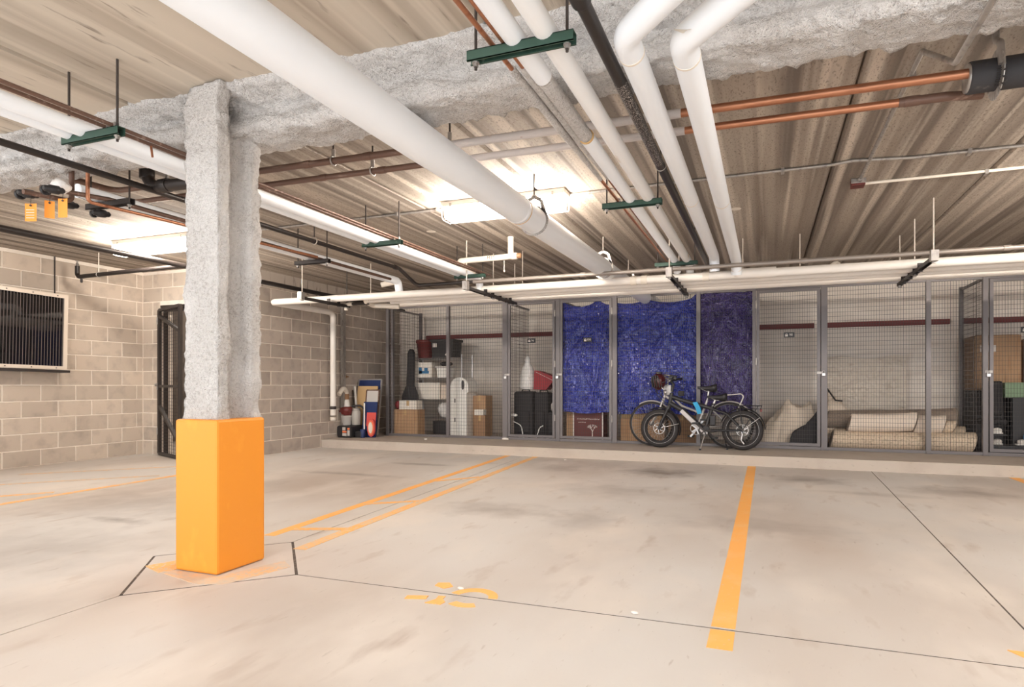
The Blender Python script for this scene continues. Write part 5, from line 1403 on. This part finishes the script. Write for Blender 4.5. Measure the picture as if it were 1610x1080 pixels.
def fender(bk, cx_, cz, R, a0, a1, w, m):
    n = 26; vs = []
    for k in range(n + 1):
        a = math.radians(a0 + (a1 - a0) * k / n)
        for d, dr in ((-w / 2, -.012), (-w / 4, .002), (w / 4, .002), (w / 2, -.012)):
            vs.append(bk.P(cx_ + (R + dr) * math.cos(a), cz + (R + dr) * math.sin(a), d))
    mb = MB()
    mb.add(vs, [(4 * k + j, 4 * k + j + 1, 4 * k + j + 5, 4 * k + j + 4) for k in range(n) for j in range(3)], 0, True)
    vs2 = [Vector(v) + Vector((0, 0, -.003)) for v in vs]
    mb.add(vs2, [(4 * k + j, 4 * k + j + 4, 4 * k + j + 5, 4 * k + j + 1) for k in range(n) for j in range(3)], 0, True)
    return mb.build('fender', m, bk.t)
def saddle(bk, x0, x1, z, w, m='black'):
    L_ = x1 - x0; n, sg = 14, 14; vs = []
    for i in range(n + 1):
        u = i / n
        hw = w * (.22 + .78 * max(0, (u - .35) / .65) ** .9) * (1 if u < .9 else 1 - (u - .9) * 5.5)
        hh = .018 + .028 * u * (1 if u < .9 else 1 - (u - .9) * 5)
        zc = z + .012 * (u - .5) + .02 * max(0, u - .7) - .012 * math.sin(PI * u)
        for k in range(sg):
            a = 2 * PI * k / sg
            vs.append(bk.P(x0 + L_ * u, zc + hh * math.sin(a) * (1 if math.sin(a) > 0 else .9 + u), hw * math.cos(a)))
    mb = MB(); mb.add(vs, [(i * sg + k, i * sg + (k + 1) % sg, (i + 1) * sg + (k + 1) % sg, (i + 1) * sg + k) for i in range(n) for k in range(sg)], 0, True)
    mb.add(vs[:sg], [tuple(range(sg))[::-1]]); mb.add(vs[-sg:], [tuple(range(sg))])
    o = mb.build('saddle', m, bk.t)
    r_ = MB()
    for d in (-.022, .022): r_.tube(fillet([bk.P(x0 + .03, z - .01, d * .5), bk.P(x0 + L_ * .45, z - .055, d), bk.P(x0 + L_ * .7, z - .055, d), bk.P(x1 - .03, z - .02, d)], .03), .0035, 6)
    r_.build('rails', 'alu', o)
    return o
def crank(bk, x, z, ang, L_=.165, R=.085, m='alu'):
    o = MB()
    o.tube([bk.P(x + R * math.cos(2 * PI * k / 32), z + R * math.sin(2 * PI * k / 32), -.055) for k in range(32)], .006, 6, closed=True)
    for k in range(5):
        a = 2 * PI * k / 5; o.bar(bk.P(x, z, -.055), bk.P(x + R * math.cos(a), z + R * math.sin(a), -.055), .016, .005, up=(0, 1, 0))
    c = o.build('chainring', m, bk.t)
    for sgn, d in ((1, -.085), (-1, .085)):
        p = bk.P(x, z, d); q = bk.P(x + sgn * L_ * math.cos(ang), z + sgn * L_ * math.sin(ang), d)
        MB().bar(p, q, .026, .014, up=(0, 1, 0)).build('crank_arm', m, bk.t)
        pd = bk.P(x + sgn * L_ * math.cos(ang), z + sgn * L_ * math.sin(ang), d + (-.05 if d < 0 else .05))
        MB().cbox(pd[0] - .045, pd[0] + .045, pd[1] - .045, pd[1] + .045, pd[2] - .011, pd[2] + .011, .006).build('pedal', 'black', bk.t)
    return c
def chain(bk, x, z, R, x2, z2, r2):
    o = MB()
    o.tube([bk.P(x, z + R, -.055), bk.P(x2, z2 + r2, -.048)], .004, 5).tube([bk.P(x, z - R, -.055), bk.P(x2 - .01, z2 - r2 - .03, -.048), bk.P(x2 + .01, z2 - r2, -.048)], .004, 5)
    return o.build('chain', 'dark_strut', bk.t)

# near bike: black fat tyred electric
t1 = thing('electric_bicycle', 'black fat tyred electric bicycle with a cyan frame cover, nearer the room', 'bicycle', (-.86, 8.45, LEDGE))
b1k = Bike(t1, 8.45, .04)
RF = .274
wf, wr_ = (-1.428, LEDGE + RF), (-.305, LEDGE + RF)
wheel(b1k, *wf, RF, .044, 'black', 24); wheel(b1k, *wr_, RF, .044, 'black', 24)
fender(b1k, *wf, RF + .022, 118, -18, .095, 'black'); fender(b1k, *wr_, RF + .026, 158, 4, .10, 'black')
H1, H2 = (-1.262, .905), (-1.298, .70)
BBx = (-.80, .385)
b1k.tb('head_tube', [(*H1,), (*H2,)], .027, 'black')
b1k.tb('down_tube', [(-1.285, .76), (-1.10, .655), (-.80, .38)], .036, 'black', .08)
dn = MB().bar(b1k.P(-1.125, .660, -.030), b1k.P(-.775, .335, -.030), .052, .03, up=(0, 1, 0)).build('battery_cover', 'cover_gray', t1, label='silver battery cover on the down tube')
b1k.tb('top_tube', [(-1.265, .85), (-.98, .765), (-.70, .69)], .030, 'black', .05)
b1k.tb('seat_tube', [(-.70, .73), (-.80, .385)], .024, 'black')
for d in (-.07, .07):
    b1k.tb('chain_stay', [(-.80, .385, d * .5), (*wr_, d)], .014, 'black')
    b1k.tb('seat_stay', [(-.70, .69, d * .4), (-.50, .62, d), (*wr_, d)], .015, 'black', .05)
for d in (-.062, .062):
    f_ = b1k.tb('fork_leg', [(-1.305, .69, d), (-1.395, .50, d), (*wf, d)], .019, 'black', .05)
    b1k.tb('stanchion', [(-1.300, .72, d), (-1.345, .60, d)], .0145, 'alu', parent=f_)
b1k.tb('fork_crown', [(-1.303, .70, -.08), (-1.303, .70, .08)], .022, 'black')
cv_ = MB()
pl_ = [(-.965, .775), (-.905, .785), (-.862, .71), (-.845, .625), (-.895, .612), (-.925, .70)]
cv_.prism_xz(pl_, 8.45 - .045, 8.45 + .05).build('frame_cover', 'cyan', t1, label='cyan cover strapped round the top tube')
b1k.tb('seat_post', [(-.70, .72), (-.655, .83)], .016, 'alu')
MB().lathe([(.024, 0), (.024, .03)], b1k.P(-.692, .735), (.3, 0, 1), 12).build('seat_clamp', 'black', t1)
saddle(b1k, -.775, -.505, .860, .10)
b1k.tb('stem', [(-1.258, .92), (-1.240, 1.03), (-1.275, 1.07)], .019, 'black', .03)
b1k.tb('handlebar', [(-1.20, 1.105, -.30), (-1.27, 1.085, -.12), (-1.28, 1.075, 0), (-1.27, 1.085, .12), (-1.20, 1.105, .28)], .013, 'black', .06)
b1k.tb('grip', [(-1.165, 1.112, -.36), (-1.215, 1.10, -.25)], .018, 'black'); b1k.tb('grip', [(-1.165, 1.112, .34), (-1.215, 1.10, .23)], .018, 'black')
for d in (-.22, .2): b1k.tb('brake_lever', [(-1.24, 1.09, d), (-1.29, 1.075, d * 1.1), (-1.24, 1.07, d * 1.6)], .006, 'alu', .02)
b1k.tb('brake_cable', [(-1.27, 1.09, -.15), (-1.47, 1.02, -.10), (-1.45, .86, -.05), (-1.31, .74, -.04)], .005, 'black', .08)
b1k.tb('shift_cable', [(-1.27, 1.08, .12), (-1.44, .98, .06), (-1.40, .84, .02), (-1.27, .80, 0)], .005, 'black', .08)
MB().cbox(-1.295, -1.235, 8.37, 8.43, 1.10, 1.14, .008).build('display', 'black', t1)
hl = MB().lathe([(.018, .03), (.034, .02), (.036, -.01)], b1k.P(-1.345, .915, -.0), (-1, 0, 0), 14).build('headlight', 'alu', t1)
MB().cbox(-1.165, -1.085, 8.45 - .045, 8.45 + .055, .862, .935, .012).build('frame_bag', 'black_fabric', t1)
crank(b1k, *BBx, 2.4, .16, .075, 'dark_strut'); chain(b1k, *BBx, .075, *wr_, .04)
MB().lathe([(.05, -.045), (.058, -.03), (.058, .03), (.05, .045)], b1k.P(-.79, .40), (0, 1, 0), 16).build('bottom_bracket', 'black', t1)
MB().cbox(-.735, -.66, 8.45 - .04, 8.45 + .05, .46, .60, .012).build('controller_box', 'black', t1)
b1k.tb('derailleur', [(-.30, .36, -.06), (-.32, .27, -.065), (-.28, .22, -.06)], .010, 'alu', .02)
rk = MB()
for d in (-.055, 0, .055): rk.tube([b1k.P(-.42, .735, d), b1k.P(-.055, .738, d)], .006, 6)
for x in (-.42, -.25, -.055): rk.tube([b1k.P(x, .737, -.055), b1k.P(x, .737, .055)], .006, 6)
for d in (-.07, .07): rk.tube([b1k.P(-.10, .735, d), b1k.P(-.30, .41, d)], .005, 6).tube([b1k.P(-.34, .735, d), b1k.P(-.30, .41, d)], .005, 6)
rk.tube(fillet([b1k.P(-.06, .735, 0), b1k.P(-.07, .69, 0), b1k.P(-.20, .705, 0)], .02), .006, 6)
rk.build('rear_rack', 'black', t1)
MB().cbox(-.075, -.05, 8.45 - .02, 8.45 + .06, .655, .695, .006).build('rear_light', 'maroon', t1)
for d in (-.065, .065):
    b1k.tb('fender_stay', [(*wr_, d), (-.075, .585, d)], .0035, 'alu'); b1k.tb('fender_stay', [(*wf, d), (-1.155, .475, d)], .0035, 'alu')
b1k.tb('mud_flap_wire', [(-.03, .49, 0), (.015, .465, 0), (-.02, .445, 0)], .004, 'black', .01)
b1k.tb('kickstand', [(-.80, .335, -.06), (-.848, LEDGE + .012, -.16)], .009, 'alu')
MB().cbox(-.865, -.835, 8.45 - .185, 8.45 - .145, LEDGE + .001, LEDGE + .02, .004).build('kickstand_foot', 'black', t1)

# far bike: silver fendered city bike leaning on the mesh
t2 = thing('city_bicycle', 'silver fendered city bicycle with thin tyres, leaning on the cage behind', 'bicycle', (-1.05, 8.66, LEDGE))
b2k = Bike(t2, 8.655, .03)
R2 = .325
vf, vr = (-1.585, LEDGE + R2), (-.485, LEDGE + R2)
wheel(b2k, *vf, R2, .017, 'alu', 28, False); wheel(b2k, *vr, R2, .017, 'alu', 28, False)
fender(b2k, *vf, R2 + .014, 122, 20, .05, 'silver'); fender(b2k, *vr, R2 + .014, 165, 15, .05, 'silver')
b2k.tb('head_tube', [(-1.355, 1.0), (-1.40, .83)], .020, 'silver')
b2k.tb('down_tube', [(-1.385, .88), (-.93, .40)], .020, 'silver')
b2k.tb('top_tube', [(-1.37, .95), (-1.15, .72), (-.84, .60)], .017, 'silver', .1)
b2k.tb('seat_tube', [(-.79, .80), (-.93, .40)], .017, 'silver')
for d in (-.05, .05):
    b2k.tb('chain_stay', [(-.93, .40, d * .6), (*vr, d)], .009, 'silver'); b2k.tb('seat_stay', [(-.81, .74, d * .5), (*vr, d)], .008, 'silver')
    b2k.tb('fork_leg', [(-1.405, .82, d), (-1.46, .66, d), (*vf, d)], .012, 'silver', .06)
b2k.tb('seat_post', [(-.79, .80), (-.765, .955)], .0135, 'alu')
saddle(b2k, -.925, -.655, .985, .085)
b2k.tb('stem', [(-1.355, 1.0), (-1.34, 1.11), (-1.42, 1.13)], .013, 'alu', .03)
b2k.tb('handlebar', [(-1.22, 1.14, -.18), (-1.38, 1.165, -.14), (-1.42, 1.135, 0), (-1.38, 1.165, .12), (-1.24, 1.14, .14)], .012, 'alu', .05)
b2k.tb('grip', [(-1.20, 1.137, -.185), (-1.29, 1.15, -.165)], .017, 'black')
b2k.tb('brake_cable', [(-1.40, 1.15, -.1), (-1.54, 1.08, -.08), (-1.52, .92, -.04), (-1.42, .86, 0)], .004, 'black', .08)
crank(b2k, -.93, .40, .9)
chain(b2k, -.93, .40, .085, *vr, .035)
rk = MB()
for d in (-.06, .06):
    rk.tube(fillet([b2k.P(-.70, .86, d), b2k.P(-.33, .895, d), b2k.P(-.295, .86, d), b2k.P(-.36, .70, d), b2k.P(*vr, d)], .03), .008, 8)
for x in (-.66, -.50, -.36): rk.tube([b2k.P(x, .866 + (x + .7) * .09, -.06), b2k.P(x, .866 + (x + .7) * .09, .06)], .006, 6)
rk.build('rear_rack', 'silver', t2)
MB().cbox(-1.40, -1.29, 8.60, 8.64, .87, 1.02, .012).build('front_basket_plate', 'silver', t2)
b2k.tb('kickstand', [(-.55, .30, -.05), (-.505, LEDGE + .012, -.20)], .008, 'black')
MB().cbox(-.52, -.49, 8.43, 8.47, LEDGE + .001, LEDGE + .018, .004).build('kickstand_foot', 'black', t2)
# helmet hung on the handlebars
th = thing('bike_helmet', 'dark maroon and black bike helmet hung on the handlebars', 'helmet', (-1.44, 8.50, .96))
hm = MB()
hm.ball((-1.445, 8.46, 1.07), .098, .115, .125, 18, 12, fn=lambda d: 1 + .05 * math.cos(6 * math.atan2(d.y, d.x)) * (1 - abs(d.z)))
hm.build('shell', 'helmet', th)
for k in range(5):
    a = math.radians(-50 + 25 * k)
    MB().tube(fillet([(-1.445 + .055 * math.sin(a) - .03, 8.345 + .02 * abs(k - 2), 1.16 - .01 * abs(k - 2)), (-1.46 + .09 * math.sin(a), 8.338 + .02 * abs(k - 2), 1.08), (-1.45 + .08 * math.sin(a), 8.36 + .015 * abs(k - 2), .985)], .05), .012, 8).build('vent_rib', 'black' if k % 2 else 'black_pipe', th)
MB().cbox(-1.47, -1.40, 8.38, 8.50, 1.17, 1.205, .012).build('visor', 'black', th)
MB().tube(fillet([(-1.40, 8.42, .99), (-1.36, 8.40, .94), (-1.37, 8.46, .985)], .02), .005, 6).build('chin_strap', 'chalk', th)
